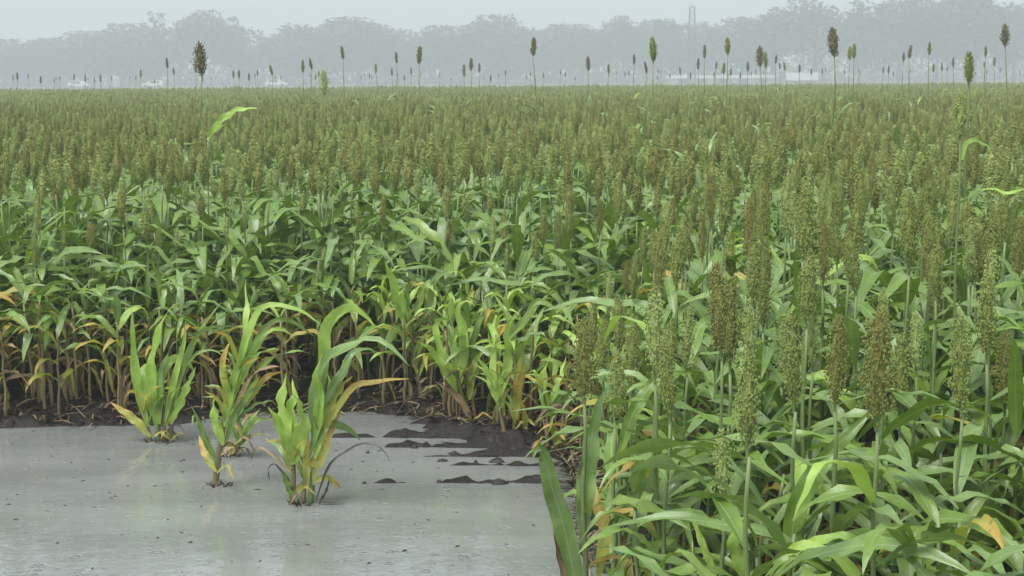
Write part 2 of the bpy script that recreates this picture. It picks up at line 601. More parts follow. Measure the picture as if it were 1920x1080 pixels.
# ------------------------------------------------------------------ ground and water
def axis(lo_dense, hi_dense, step, lo, hi, grow=1.22):
    a = list(np.arange(lo_dense, hi_dense + 1e-6, step))
    s, x = step, a[-1]
    while x < hi:
        s = min(s * grow, 250)
        x += s
        a.append(x)
    s, x = step, a[0]
    while x > lo:
        s = min(s * grow, 250)
        x -= s
        a.insert(0, x)
    return np.array(a)


gx = axis(-3.4, 1.6, 0.024, -3500, 3500)
gy = axis(4.6, 10.6, 0.020, -400, 5000)
GX, GY = np.meshgrid(gx, gy)
GZ = ground_h(GX.ravel(), GY.ravel())
nx, ny = len(gx), len(gy)
idx = np.arange(nx * ny).reshape(ny, nx)
quads = np.stack([idx[:-1, :-1], idx[:-1, 1:], idx[1:, 1:], idx[1:, :-1]], -1).reshape(-1, 4)
gme = bpy.data.meshes.new('ground')
gme.from_pydata(np.stack([GX.ravel(), GY.ravel(), GZ], 1).tolist(), [], quads.tolist())
gme.materials.append(M['soil'])
gme.polygons.foreach_set('use_smooth', [True] * len(gme.polygons))
tag(link('ground', gme), 'dark wet soil of the crop field and the pale pasture beyond', kind='structure')

wme = bpy.data.meshes.new('water')
wv = [(-9.5, 0.6, 0), (1.2, 0.6, 0), (1.2, 9.3, 0), (-9.5, 9.3, 0)]
wme.from_pydata(wv, [], [(0, 1, 2, 3)])
wme.materials.append(M['water'])
tag(link('water', wme), 'grey flood water pocked by raindrops', kind='structure')

# ------------------------------------------------------------------ leaf, stalk and head meshes shared by the plants
LEAF = {k: [] for k in ('arch', 'long', 'up', 'flop', 'lime', 'yellow', 'dead', 'hang')}
rl = random.Random(3)


def leaf_mesh(kind, m, L, W, a, b, **kw):
    mb = MB()
    V, Fc, UV = arch_leaf(L, W, R(a), R(b), rl, **kw)
    mb.add(V, Fc, m, UV)
    LEAF[kind].append((mb, mb.mesh('leaf')))


for i in range(9):
    leaf_mesh('arch', ('green', 'blue', 'green')[i % 3], rl.uniform(.42, .58), rl.uniform(.055, .075), rl.uniform(32, 52), rl.uniform(115, 155), twist=rl.uniform(-.9, .9), side=rl.uniform(-.5, .5), droop_pow=rl.uniform(.9, 1.5))
for i in range(7):
    leaf_mesh('long', ('blue', 'green')[i % 2], rl.uniform(.55, .72), rl.uniform(.06, .08), rl.uniform(40, 60), rl.uniform(105, 140), twist=rl.uniform(-1.4, 1.4), side=rl.uniform(-.6, .6), droop_pow=rl.uniform(.9, 1.6))
for i in range(5):
    leaf_mesh('up', ('green', 'blue')[i % 2], rl.uniform(.32, .45), rl.uniform(.045, .06), rl.uniform(8, 22), rl.uniform(60, 100), twist=rl.uniform(-1.2, 1.2), side=rl.uniform(-.4, .4))
for i in range(6):
    leaf_mesh('flop', ('blue', 'green', 'blue', 'green', 'lime', 'green')[i], rl.uniform(.45, .6), rl.uniform(.06, .085), rl.uniform(35, 55), rl.uniform(95, 115), twist=rl.uniform(-.6, .6), kink=rl.uniform(.4, .6), side=rl.uniform(-.3, .3))
for i in range(7):
    leaf_mesh('lime', 'lime', rl.uniform(.32, .5), rl.uniform(.045, .062), rl.uniform(10, 30), rl.uniform(70, 150), twist=rl.uniform(-1.3, 1.3), side=rl.uniform(-.6, .6))
for i in range(5):
    leaf_mesh('yellow', 'yellow', rl.uniform(.35, .5), rl.uniform(.045, .06), rl.uniform(25, 45), rl.uniform(130, 170), twist=rl.uniform(-1.5, 1.5), side=rl.uniform(-.5, .5), fold=.5)
for i in range(5):
    leaf_mesh('dead', 'dead', rl.uniform(.3, .48), rl.uniform(.025, .04), rl.uniform(35, 60), rl.uniform(150, 185), twist=rl.uniform(-2.5, 2.5), side=rl.uniform(-.8, .8), fold=.9, wave=.25)
for i in range(4):
    leaf_mesh('hang', ('dead', 'yellow')[i % 2], rl.uniform(.28, .4), rl.uniform(.03, .045), rl.uniform(120, 150), rl.uniform(172, 182), twist=rl.uniform(-2, 2), droop_pow=.5, fold=.8, wave=.2)

STALK = []
for k in range(5):
    mbs = MB()
    pts = [Vector((0.005 * math.sin(1.5 * i + k), 0.005 * math.cos(1.1 * i + 2 * k), i / 9)) for i in range(10)]
    pts[0] = Vector((0, 0, -0.03))
    V, Fc = tube(pts, [0.011 - 0.006 * i / 9 for i in range(10)], 6)
    mbs.add(V, Fc, 'stalk_dry' if k >= 3 else 'stalk')
    STALK.append((mbs, mbs.mesh('stalk')))
# stalks 3, 4: straw coloured (lower part of shore plants)

HEAD = {}
rh = random.Random(9)
for key, spec in {
    'olive': [('grain', .25, .054, 46, 17, .0028, 0.2, .02), ('grain', .26, .050, 48, 17, .0028, 0.35, -.04), ('grain', .23, .058, 44, 17, .0029, 0.15, .05), ('grain', .25, .048, 46, 16, .0028, 0.45, 0.0)],
    'brown': [('grain_brown', .25, .052, 44, 15, .0028, 0.4, .03), ('grain_brown', .27, .056, 46, 15, .0028, 0.6, -.03)],
    'pale': [('grain_pale', .23, .042, 34, 13, .0028, 0.5, .03), ('grain_pale', .25, .048, 34, 13, .0028, 0.8, -.05)],
    'open': [('grain_brown', .28, .088, 44, 15, .0031, 0.9, 0.02), ('grain', .27, .078, 42, 15, .0031, 0.8, 0.03)],
    'dark': [('grain_dark', .25, .072, 44, 13, .0046, 0.3, .03), ('grain_dark', .27, .078, 42, 13, .0046, 0.6, -.03), ('grain_brown', .26, .080, 40, 13, .0046, 0.6, 0.0)],
}.items():
    HEAD[key] = []
    for s in spec:
        mb = MB()
        seed_head(mb, s[1], s[2], s[3], s[4], s[0], s[5], rh, s[6], lean=s[7])
        HEAD[key].append((mb, mb.mesh('seed_head', False), s[1]))


PART_LABEL = {'yellow': 'yellowing leaf', 'dead': 'dry brown leaf', 'hang': 'withered hanging leaf'}


def plan_plant(r, h, headed, stunt, shore, hk=None, lean=None, lime=False, small=1.0, hscale=1.0):
    """what a plant is made of: list of (part, kind, index, location, rotation, scale)"""
    out = []
    headk = hk or r.choices(('olive', 'brown', 'pale'), (7, 1.8, 1.6))[0]
    hi = r.randrange(len(HEAD[headk]))
    hl = HEAD[headk][hi][2] * 0.94 * hscale
    top = h - hl if headed else h * 0.66
    lx, ly = (r.gauss(0, .03), r.gauss(0, .03)) if lean is None else lean
    si = r.choice((3, 4)) if shore else r.randrange(3)
    sc = r.uniform(.75, 1.05)
    out.append(('stalk', None, si, (0, 0, 0), (-ly, lx, 0), (sc, sc, top if headed else top * .95)))
    if headed:
        s = r.uniform(.82, 1.10) * hscale
        out.append(('seed_head', headk, hi, (lx * top, ly * top, top - .005), (-ly * 1.5, lx * 1.5, r.uniform(0, 6.28)), (s, s, s * r.uniform(.95, 1.1))))
    nl = r.randint(6, 8)
    az = r.uniform(0, 6.28)
    lt = (h - .46) if headed else top
    for i in range(nl):
        t = (i + .5) / nl
        z = lt * (0.22 + 0.76 * t)
        if i == nl - 1:
            z = lt
        a = az + (math.pi if i % 2 else 0) + r.gauss(0, .45)
        if lime and t > .2:
            k = r.choices(('lime', 'up', 'yellow', 'arch'), (5, 1, 1.6, 1))[0]
        elif shore and t > .4 and t < .75:
            k = r.choices(('yellow', 'dead', 'arch', 'flop'), (4, 2.5, 2, 1))[0]
        elif shore and t < .5:
            k = r.choices(('dead', 'hang', 'yellow'), (4, 4, 2))[0]
        elif t < .28:
            k = r.choices(('dead', 'hang', 'yellow', 'arch'), (2, 2, 3, 2))[0]
        elif stunt and t < .55:
            k = r.choices(('yellow', 'arch', 'up', 'dead'), (3, 4, 2, 1))[0]
        elif i == nl - 1 and not headed:
            k = r.choices(('up', 'arch'), (1, 2))[0]
        else:
            k = r.choices(('arch', 'long', 'flop', 'up', 'yellow'), (5, 4, 3, 1, .25))[0]
        s = r.uniform(.85, 1.15) * (0.72 if stunt else 1.0) * small
        f = z / max(top, .01)
        out.append(('leaf', k, r.randrange(len(LEAF[k])), (lx * z, ly * z, z), (r.gauss(0, .12), r.gauss(0, .12), a), (s, s, s)))
    return out


def build_plant(name, loc, plan, label, cat, group=None, mats=None):
    root = link(name, None, loc=loc)
    root.empty_display_size = .1
    tag(root, label, cat, group)
    for part, k, i, l, rt, s in plan:
        me = STALK[i][1] if part == 'stalk' else (HEAD[k][i][1] if part == 'seed_head' else LEAF[k][i][1])
        o = link(part, me, root, l, rt, s)
        if part == 'leaf' and k in PART_LABEL:
            o['label'] = PART_LABEL[k]
    return root


# ------------------------------------------------------------------ traced plants
def traced_leaf(root, pts, wpx, m, r, depth0, depths=None, face=0.6, n=14, lean=None):
    """leaf whose midrib passes through the given sight lines at real depths (metres of y)"""
    k = len(pts)
    if depths is None:
        depths = [depth0 + (lean if lean is not None else 0) * (i / (k - 1)) ** 1.5 for i in range(k)]
    P = [at(p[0], p[1], d) for p, d in zip(pts, depths)]
    cl = spline([p - root.location for p in P], n)
    W = wpx / F * depth0
    view = (Vector((0, 0, CAM_H)) - P[k // 2]).normalized()
    nr = []
    tw = r.uniform(-1.2, 1.2)
    for i in range(n + 1):
        T = (cl[min(n, i + 1)] - cl[max(0, i - 1)]).normalized()
        nn = (view * face + Vector((0, 0, 1 - face)) + Vector((r.uniform(-.02, .02), 0, 0))).normalized()
        nr.append(Matrix.Rotation(tw * (i / n), 3, T) @ nn)
    V, Fc, UV = blade(cl, W * .72, nr, r, fold=.4, wave=.32, base_w=.28, peak=.35)
    mb = MB()
    mb.add(V, Fc, m, UV)
    o = link('leaf', mb.mesh('leaf'), root)
    lab = {'yellow': 'yellowing leaf', 'dead': 'dry brown leaf', 'rot': 'dark rotten leaf'}.get(m)
    if lab:
        o['label'] = lab
    return o


def traced_stalk(root, pts, wpx, m, depth0):
    cl = spline([at(p[0], p[1], depth0) - root.location for p in pts], 8)
    rr = wpx / F * depth0 * .5
    V, Fc = tube(cl, [rr * (1 - .5 * i / 8) for i in range(9)], 7)
    mb = MB()
    mb.add(V, Fc, m)
    link('stalk', mb.mesh('stalk'), root)


def traced_plant(name, base, stalks, leaves, label, cat, seed, group=None):
    r = random.Random(seed)
    g = ground_at(*base)
    root = link(name, None, loc=g)
    root.empty_display_size = .1
    tag(root, label, cat, group)
    d = g.y
    for pts, wpx, m in stalks:
        traced_stalk(root, [(pts[0][0], pts[0][1] + 8)] + pts[1:], wpx * .8, m, d + r.uniform(.015, .035))
    for lf in leaves:
        pts, wpx, m = lf[:3]
        ln = lf[3] if len(lf) > 3 else r.uniform(-.16, .16)
        traced_leaf(root, pts, wpx, m, r, d, face=r.uniform(.45, .8), lean=ln)
    mb = MB()
    for k in range(26):
        a = r.uniform(0, 6.28)
        q = abs(r.gauss(0, .028))
        c0 = Vector((math.cos(a) * q, math.sin(a) * q * .7, -.01))
        c1 = c0 + Vector((math.cos(a) * r.uniform(.005, .05), math.sin(a) * .02, r.uniform(.008, .03)))
        V, Fc = tube([c0, c1], [r.uniform(.004, .009), .002], 4)
        mb.add(V, Fc, r.choice(('mudclod', 'rot', 'mudclod', 'straw')))
    link('root_crown', mb.mesh('root_crown', False), root)
    # short withered and thin leaves round the foot and between the blades
    for k in range(15):
        sp = r.choice(stalks)[0]
        q = r.random() * .95
        a, b = Vector(sp[0]), Vector(sp[-1])
        c = a.lerp(b, q)
        sx = r.choice((-1, 1))
        L = r.uniform(22, 58)
        if q < .35:
            p3 = [tuple(c), (c.x + sx * L * .45, c.y - L * .35), (c.x + sx * L * .8, c.y + r.uniform(-.2, .35) * L)]
            mm = r.choice(('dead', 'rot', 'yellow', 'yellow'))
        else:
            p3 = [tuple(c), (c.x + sx * L * .35, c.y - L * .9), (c.x + sx * L * .9, c.y - L * r.uniform(.9, 1.4))]
            mm = r.choice(('lime', 'green', 'green', 'yellow'))
        traced_leaf(root, p3, r.uniform(6, 13), mm, r, d, face=r.uniform(.3, .8), lean=r.uniform(-.2, .2), n=9)
    return root


FL = 'stunted sorghum clumps standing in the flood water'
traced_plant('sorghum_clump', (300, 829),
    [([(283, 826), (274, 795), (264, 765)], 13, 'stalk_dry'), ([(297, 829), (296, 780), (290, 720)], 15, 'stalk'), ([(318, 828), (325, 780), (335, 735)], 12, 'stalk_dry'), ([(306, 829), (308, 790), (312, 740)], 12, 'stalk_dry')],
    [([(278, 800), (258, 730), (250, 655), (248, 620), (247, 583)], 24, 'lime'),
     ([(292, 800), (284, 705), (292, 645), (308, 598), (325, 572), (341, 566)], 27, 'lime'),
     ([(298, 795), (298, 720), (316, 678), (345, 672), (365, 697)], 28, 'lime'),
     ([(312, 800), (335, 720), (352, 672), (375, 620), (415, 566)], 15, 'green'),
     ([(326, 760), (348, 670), (375, 622), (420, 611), (446, 613)], 13, 'green'),
     ([(282, 820), (258, 793), (232, 772), (207, 754)], 24, 'yellow'),
     ([(275, 790), (262, 745), (248, 733), (238, 738), (231, 762)], 11, 'yellow'),
     ([(320, 795), (345, 742), (367, 688)], 24, 'lime'),
     ([(345, 690), (375, 660), (405, 659), (418, 668)], 9, 'green'),
     ([(312, 800), (320, 745), (316, 695)], 20, 'yellow'),
     ([(285, 780), (270, 715), (268, 690), (284, 680)], 22, 'lime'),
     ([(300, 770), (303, 700), (322, 650), (352, 622)], 16, 'blue'),
     ([(258, 660), (266, 642), (281, 632)], 9, 'green'),
     ([(310, 790), (330, 700), (345, 640), (348, 600)], 18, 'lime')],
    'bright green flooded sorghum clump closest to the brown stems of the far shore', 'sorghum', 1, FL)
traced_plant('sorghum_clump', (402, 913),
    [([(402, 913), (411, 850), (424, 770), (445, 690), (460, 620)], 17, 'stalk_dry')],
    [([(456, 680), (463, 600), (460, 529)], 19, 'lime'),
     ([(448, 690), (475, 600), (515, 571), (560, 582), (604, 610)], 21, 'lime'),
     ([(445, 720), (490, 636), (530, 618), (556, 640)], 18, 'lime'),
     ([(455, 680), (500, 612), (540, 600), (592, 632)], 15, 'green'),
     ([(440, 740), (478, 672), (510, 655), (542, 662)], 13, 'green'),
     ([(438, 760), (495, 684), (550, 659), (602, 668)], 13, 'green'),
     ([(462, 760), (478, 732), (500, 706), (531, 696)], 18, 'yellow'),
     ([(425, 800), (468, 712), (500, 690), (530, 690), (562, 712)], 12, 'dead'),
     ([(418, 835), (404, 785), (402, 752), (414, 737)], 25, 'lime'),
     ([(432, 760), (418, 695), (424, 655), (434, 640)], 21, 'yellow'),
     ([(425, 810), (455, 752), (488, 704)], 26, 'lime'),
     ([(430, 770), (445, 700), (468, 640), (470, 600)], 26, 'lime'),
     ([(420, 800), (432, 730), (448, 680), (455, 630)], 24, 'lime'),
     ([(408, 870), (388, 830), (372, 787), (358, 760)], 17, 'green'),
     ([(405, 885), (384, 852), (373, 816)], 19, 'yellow'),
     ([(378, 792), (364, 780), (360, 798)], 7, 'green'),
     ([(430, 800), (470, 765), (505, 752), (520, 762)], 13, 'green'),
     ([(422, 830), (440, 780), (470, 735), (500, 720)], 18, 'green')],
    'single-stalked flooded sorghum with a tall spear leaf, standing in open water', 'sorghum', 2, FL)
traced_plant('sorghum_clump', (430, 855),
    [([(428, 855), (440, 825), (455, 800)], 9, 'stalk_dry'), ([(436, 856), (452, 830), (470, 815)], 8, 'stalk_dry')],
    [([(440, 840), (462, 798), (490, 764)], 13, 'green'), ([(446, 838), (478, 816), (512, 816)], 9, 'yellow'), ([(432, 850), (425, 810), (436, 780)], 12, 'dead'), ([(450, 825), (480, 790), (520, 786)], 8, 'green')],
    'small straw-coloured sorghum tuft half hidden behind the single-stalked clump', 'sorghum', 21, FL)
traced_plant('sorghum_clump', (565, 946),
    [([(546, 946), (550, 890), (547, 815)], 17, 'stalk_dry'), ([(582, 946), (588, 880), (600, 790), (612, 690), (612, 640)], 16, 'stalk'), ([(568, 946), (572, 890), (575, 830)], 13, 'stalk_dry')],
    [([(548, 870), (535, 800), (530, 745), (538, 697)], 42, 'lime'),
     ([(552, 870), (566, 800), (560, 760), (546, 735)], 42, 'lime'),
     ([(546, 850), (525, 800), (502, 762)], 28, 'lime'),
     ([(556, 850), (545, 790), (552, 740), (548, 710)], 34, 'lime'),
     ([(588, 830), (590, 742), (606, 688), (645, 652), (690, 637), (732, 650), (767, 686)], 34, 'blue'),
     ([(600, 740), (606, 690), (606, 640), (616, 605), (636, 583), (662, 577), (690, 594), (704, 616)], 34, 'lime'),
     ([(600, 770), (630, 720), (665, 660), (700, 655)], 26, 'blue'),
     ([(602, 800), (620, 762), (642, 724), (661, 705)], 27, 'yellow'),
     ([(608, 810), (640, 752), (670, 724), (705, 715), (768, 710)], 20, 'yellow'),
     ([(580, 850), (600, 805), (622, 795), (656, 806), (676, 826)], 24, 'blue'),
     ([(575, 910), (574, 860), (579, 815)], 18, 'yellow'), ([(588, 910), (592, 850), (590, 800)], 18, 'yellow'),
     ([(598, 880), (618, 815), (640, 769)], 23, 'yellow'),
     ([(592, 940), (618, 872), (660, 840), (690, 831), (718, 843), (731, 864)], 7, 'rot'),
     ([(586, 905), (612, 896), (643, 917)], 16, 'yellow'),
     ([(556, 932), (532, 888), (515, 871), (503, 880), (506, 902)], 9, 'rot'),
     ([(552, 940), (535, 900), (528, 880)], 19, 'green'),
     ([(590, 830), (600, 760), (594, 700), (606, 660)], 28, 'lime'),
     ([(590, 860), (604, 790), (618, 740), (612, 690)], 30, 'lime'),
     ([(548, 890), (520, 862), (492, 840), (478, 845), (470, 866)], 7, 'dead'),
     ([(598, 946), (612, 920), (618, 898)], 8, 'rot')],
    'flooded sorghum clump nearest the camera with yellow inner leaves and a long arching blade', 'sorghum', 3, FL)

SH = 'stunted yellow-green sorghum along the muddy shore'
traced_plant('sorghum_clump', (796, 768), [([(796, 768), (782, 690), (768, 610)], 17, 'stalk_dry')],
    [([(768, 625), (750, 572), (738, 530), (721, 488)], 29, 'lime'), ([(768, 620), (762, 560), (770, 524), (784, 520)], 18, 'green'), ([(772, 610), (790, 560), (800, 530), (820, 545), (830, 590)], 17, 'green'),
     ([(775, 650), (740, 615), (700, 625), (688, 640)], 14, 'green'), ([(782, 700), (775, 660), (770, 630)], 20, 'yellow'), ([(775, 620), (800, 585), (815, 530), (850, 500)], 17, 'blue')],
    'shore sorghum with one upright pale spear leaf and a yellow stem', 'sorghum', 4, SH)
traced_plant('sorghum_clump', (886, 802), [([(886, 802), (868, 745), (852, 690)], 14, 'stalk_dry'), ([(893, 795), (885, 740), (876, 690)], 10, 'stalk_dry')],
    [([(856, 730), (828, 665), (816, 612), (832, 597), (852, 604)], 22, 'lime'), ([(858, 715), (872, 650), (861, 585), (876, 564), (892, 575)], 28, 'lime'), ([(856, 735), (815, 665), (785, 641)], 24, 'lime'),
     ([(884, 792), (862, 748), (815, 714)], 19, 'dead'), ([(862, 710), (852, 660), (850, 612)], 22, 'green'), ([(878, 720), (895, 670), (915, 655)], 17, 'lime'), ([(880, 750), (884, 710), (880, 680)], 18, 'yellow'), ([(870, 690), (890, 630), (905, 590), (925, 640), (930, 690)], 16, 'green')],
    'bushy lime-green shore sorghum with a tan leaf sweeping down to the mud', 'sorghum', 5, SH)
traced_plant('sorghum_clump', (952, 832), [([(952, 832), (938, 770), (925, 720)], 12, 'stalk_dry'), ([(962, 832), (966, 780), (972, 740)], 9, 'stalk_dry')],
    [([(935, 760), (915, 700), (893, 666)], 22, 'lime'), ([(936, 750), (952, 680), (950, 620), (968, 585)], 25, 'lime'), ([(965, 790), (972, 730), (985, 680)], 24, 'yellow'), ([(940, 760), (925, 700), (928, 650), (945, 640)], 20, 'lime'),
     ([(950, 640), (985, 600), (1010, 565), (1060, 590)], 20, 'green'), ([(965, 720), (980, 660), (978, 630)], 14, 'yellow'), ([(985, 820), (985, 780), (978, 750)], 16, 'yellow'), ([(950, 660), (975, 640), (1010, 625), (1030, 640)], 20, 'blue')],
    'shore sorghum with an orange-yellow leaf between two green spears', 'sorghum', 6, SH)
traced_plant('sorghum_clump', (1028, 850), [([(1028, 850), (1026, 790), (1030, 740)], 12, 'stalk_dry')],
    [([(1028, 780), (1018, 720), (1034, 658)], 26, 'lime'), ([(1030, 770), (1050, 710), (1062, 668)], 20, 'lime'), ([(1030, 790), (1046, 830), (1052, 870)], 24, 'yellow'), ([(1028, 770), (1008, 715), (1002, 695), (990, 700)], 16, 'lime'), ([(1030, 780), (1060, 735), (1080, 760)], 20, 'green')],
    'small lime-green shore sorghum with a yellow leaf hanging towards the water', 'sorghum', 7, SH)

# ------------------------------------------------------------------ heroes of the stand beside the pool
HERO = [
    # x, top y, distance, head kind, label, traced leaves
    (1648, 602, 3.80, 'open', 'sorghum with the largest, loosely open brown seed head', [([(1655, 1130), (1560, 1040), (1500, 1025), (1430, 1085)], 34, 'lime'), ([(1660, 1060), (1600, 1015), (1545, 1010), (1440, 1070)], 30, 'lime')]),
    (1095, 585, 4.60, 'open', 'thin-stemmed sorghum at the water edge with a loose upright head', [([(1090, 1150), (1060, 1000), (1034, 910), (1018, 852), (1006, 838), (997, 866)], 58, 'blue'), ([(1092, 1010), (1100, 890), (1118, 775), (1137, 728)], 52, 'blue'), ([(1120, 1090), (1135, 1000), (1115, 930), (1098, 860)], 36, 'yellow'), ([(1075, 1150), (1052, 1060), (1038, 1000)], 18, 'dead')]),
    (1152, 665, 5.0, 'pale', 'short sorghum with a narrow pale head beside the thin-stemmed one', [([(1160, 860), (1190, 770), (1240, 705), (1300, 700)], 34, 'green'), ([(1158, 980), (1200, 910), (1240, 860)], 30, 'blue')]),
    (1228, 560, 4.9, 'olive', 'sorghum with a dark dense head over a bare straight peduncle', [([(1222, 960), (1270, 890), (1330, 895), (1440, 932)], 42, 'blue'), ([(1222, 1000), (1210, 930), (1230, 880)], 40, 'green')]),
    (1237, 428, 5.8, 'brown', 'taller sorghum with a dark brown head rising above the dense one', []),
    (1370, 548, 5.0, 'brown', 'sorghum with a long brownish head level with the lime leaf', []),
    (1288, 580, 5.4, 'pale', 'sorghum with a pale loose head between two darker heads', []),
    (1466, 604, 5.5, 'pale', 'slender sorghum with a yellow-green spike-like head', [([(1600, 790), (1575, 740), (1540, 708), (1488, 706)], 48, 'lime')]),
    (1357, 815, 4.2, 'pale', 'low sorghum whose pale green head barely clears the leaves', [([(1480, 1085), (1492, 960), (1540, 870), (1605, 800), (1640, 765)], 56, 'green'), ([(1390, 1080), (1380, 1000), (1410, 960)], 40, 'lime'), ([(1345, 1090), (1310, 1000), (1292, 950)], 20, 'lime')]),
    (1524, 560, 5.0, 'pale', 'sorghum with a fuzzy pale olive head near the yellow-green spike', []),
    (1808, 604, 5.0, 'pale', 'sorghum with a pale yellow-green head beside the tall bare stem', [([(1680, 1040), (1745, 965), (1830, 912), (1935, 900)], 42, 'blue'), ([(1700, 980), (1760, 900), (1830, 880)], 36, 'lime')]),
    (1888, 606, 5.0, 'open', 'sorghum with a loose yellowish head at the picture edge', [([(1850, 1060), (1790, 1000), (1740, 1010), (1690, 1080)], 60, 'blue'), ([(1830, 1090), (1820, 1010), (1850, 940), (1925, 925)], 50, 'lime')]),
    (1432, 498, 5.6, 'olive', 'sorghum with a plump olive head behind the yellow-green spike', []),
    (1368, 440, 6.8, 'olive', 'sorghum with a small olive head right above the long brownish one', []),
    (1690, 640, 4.9, 'olive', 'sorghum with an olive head tucked behind the largest head', []),
    (1755, 470, 5.6, 'brown', 'sorghum with a dusky brown head in the crowded heads by the tall bare stem', []),
]
hero_xy = []
for k, (px, ty, d, hk, lab, tl) in enumerate(HERO):
    r = random.Random(100 + k)
    top = at(px, ty, d)
    base = Vector((top.x, top.y, gh(top.x, top.y)))
    pl = plan_plant(r, top.z - base.z, True, False, False, hk, lean=(0, 0), small=.8)
    if px < 1200:
        pl = [p for p in pl if p[0] != 'leaf' or math.cos(p[4][2]) > -.1]
    rt = build_plant('sorghum_plant', base, pl, lab, 'sorghum', 'sorghum plants with seed heads in the stand beside the pool')
    for pts, wpx, m in tl:
        traced_leaf(rt, pts, wpx, m, r, d, face=r.uniform(.5, .8), lean=r.uniform(-.2, .2), n=16)
    hero_xy.append((base.x, base.y))

# the two tall plants standing over the stand
for px, ty, d, hk, hs_, lab, tl in (
    (1803, 172, 5.6, 'pale', .72, 'very tall bare sorghum stem with a pale green head well above the stand', [([(1804, 300), (1812, 268), (1835, 266), (1862, 280)], 15, 'lime'), ([(1925, 352), (1890, 362), (1850, 354), (1812, 366)], 11, 'lime')]),
    (1818, 100, 7.6, 'olive', .62, 'tall sorghum with a thick greenish head cutting the field edge behind the bare stem', [])):
    r = random.Random(int(px))
    top = at(px, ty, d)
    base = Vector((top.x, top.y, gh(top.x, top.y)))
    pl = plan_plant(r, top.z - base.z, True, False, False, hk, lean=(0, 0))
    q = []
    for p in pl:
        if p[0] == 'seed_head':
            hl = HEAD[hk][p[2]][2] * .94
            p = p[:3] + ((0, 0, top.z - base.z - hl * hs_), p[4], (hs_ * 1.5, hs_ * 1.5, hs_))
        elif p[0] == 'stalk':
            p = p[:5] + ((.8, .8, top.z - base.z - .24 * hs_),)
        else:
            z = p[3][2] * .5
            p = p[:3] + ((0, 0, z),) + p[4:]
        q.append(p)
    rt = build_plant('sorghum_plant', base, q, lab, 'sorghum', 'very tall sorghum stems in the stand beside the pool')
    for pts, wpx, m in tl:
        traced_leaf(rt, pts, wpx, m, r, d, face=.7, lean=.1)
    hero_xy.append((base.x, base.y))

# ------------------------------------------------------------------ the rest of the crop
ROW, STEP = 0.36, 0.150
FIELD_END = 90.0
pts = []
for rr in np.arange(3.55, 34.0, ROW):
    xs = np.arange(-0.36 * rr - 1.0, 0.36 * rr + 1.0, STEP)
    xs = xs + NPR.normal(0, .05, xs.shape)
    ys = rr + NPR.normal(0, .07, xs.shape)
    pts.append(np.stack([xs, ys], 1))
for rr in np.arange(7.6, 10.2, .2):
    xs = np.arange(-0.36 * rr - 1.0, 1.2, .15)
    pts.append(np.stack([xs + NPR.normal(0, .05, xs.shape), rr + NPR.normal(0, .06, xs.shape)], 1))
pts = np.concatenate(pts)
sdf = pond_sdf(pts[:, 0], pts[:, 1])
keep = sdf > 0.07
keep &= ~((pts[:, 1] < 7.2) & (pts[:, 0] < 0.2))
n_extra = sum(len(np.arange(-0.36 * q - 1.0, 1.2, .15)) for q in np.arange(7.6, 10.2, .2))
extra = np.arange(len(pts)) >= len(pts) - n_extra
keep &= ~extra | ((sdf < .75) & (pts[:, 1] > 7.3))
pts, sdf = pts[keep], sdf[keep]
# thin patches like the photograph's uneven stand
keep = vnoise(pts[:, 0], pts[:, 1], .8, 4) + NPR.random(len(pts)) * .9 > 0.28
pts, sdf = pts[keep], sdf[keep]


def in_view(x, y, m=0.15):
    return abs(x) < 0.322 * y + m


singles, rest = [], []
for (x, y), s in zip(pts, sdf):
    if min((abs(x - hx) + abs(y - hy)) for hx, hy in hero_xy) < .10:
        continue
    # how large it shows: nearness, and standing at the open shore
    score = y + min(s, 2.0) * (1.0 if y > 7.4 else .25)
    if in_view(x, y) and y < 11.5:
        singles.append((score, x, y, s))
    else:
        rest.append((x, y, s))
singles.sort()
for q in singles[268:]:
    rest.append(q[1:])
singles = singles[:268]


def plant_shape(r, x, y, s):
    """height, headed, stunted, shore from place"""
    pool_side = y > 7.3 and x < 0.9
    g = min(1.0, max(0.0, s / (1.35 if pool_side else .55)))
    g = g * g * (3 - 2 * g)
    h = (0.70 + 0.52 * g) * r.uniform(.93, 1.07) + .03
    headed = r.random() < (max(0.0, (s - .40) / .55) if pool_side else .93)
    if not pool_side and y < 5.0:
        headed = r.random() < (.10 if y < 4.15 else .55)
        h = r.uniform(1.02, 1.2) if headed else r.uniform(.85, 1.0)
    if not headed:
        h = h * 1.02
    return h, headed, g < .45, (s < .5 and pool_side)


ZONES = {
    'shoreL': ('headless sorghum with bare tan lower stem in the back shore rows', 'headless sorghum in the back shore rows'),
    'backL': ('sorghum standing just behind the back shore rows, across the pool', 'sorghum just behind the back shore rows'),
    'side': ('leafy sorghum beside the pool bank, where the stand reaches the water', 'sorghum at the pool bank'),
    'front': ('leafy headless sorghum crowding the bottom corner below the large heads', 'headless sorghum in the bottom corner'),
    'mid': ('sorghum with an olive head in the crowded stand beside the pool', 'sorghum in the crowded stand beside the pool'),
    'midn': ('headless leafy sorghum between the olive heads beside the pool', 'headless sorghum between the heads beside the pool'),
}


def to_px(p):
    q = CAM_M.inverted() @ Vector(p)
    return (960 - q.x / q.z * F, 540 + q.y / q.z * F)


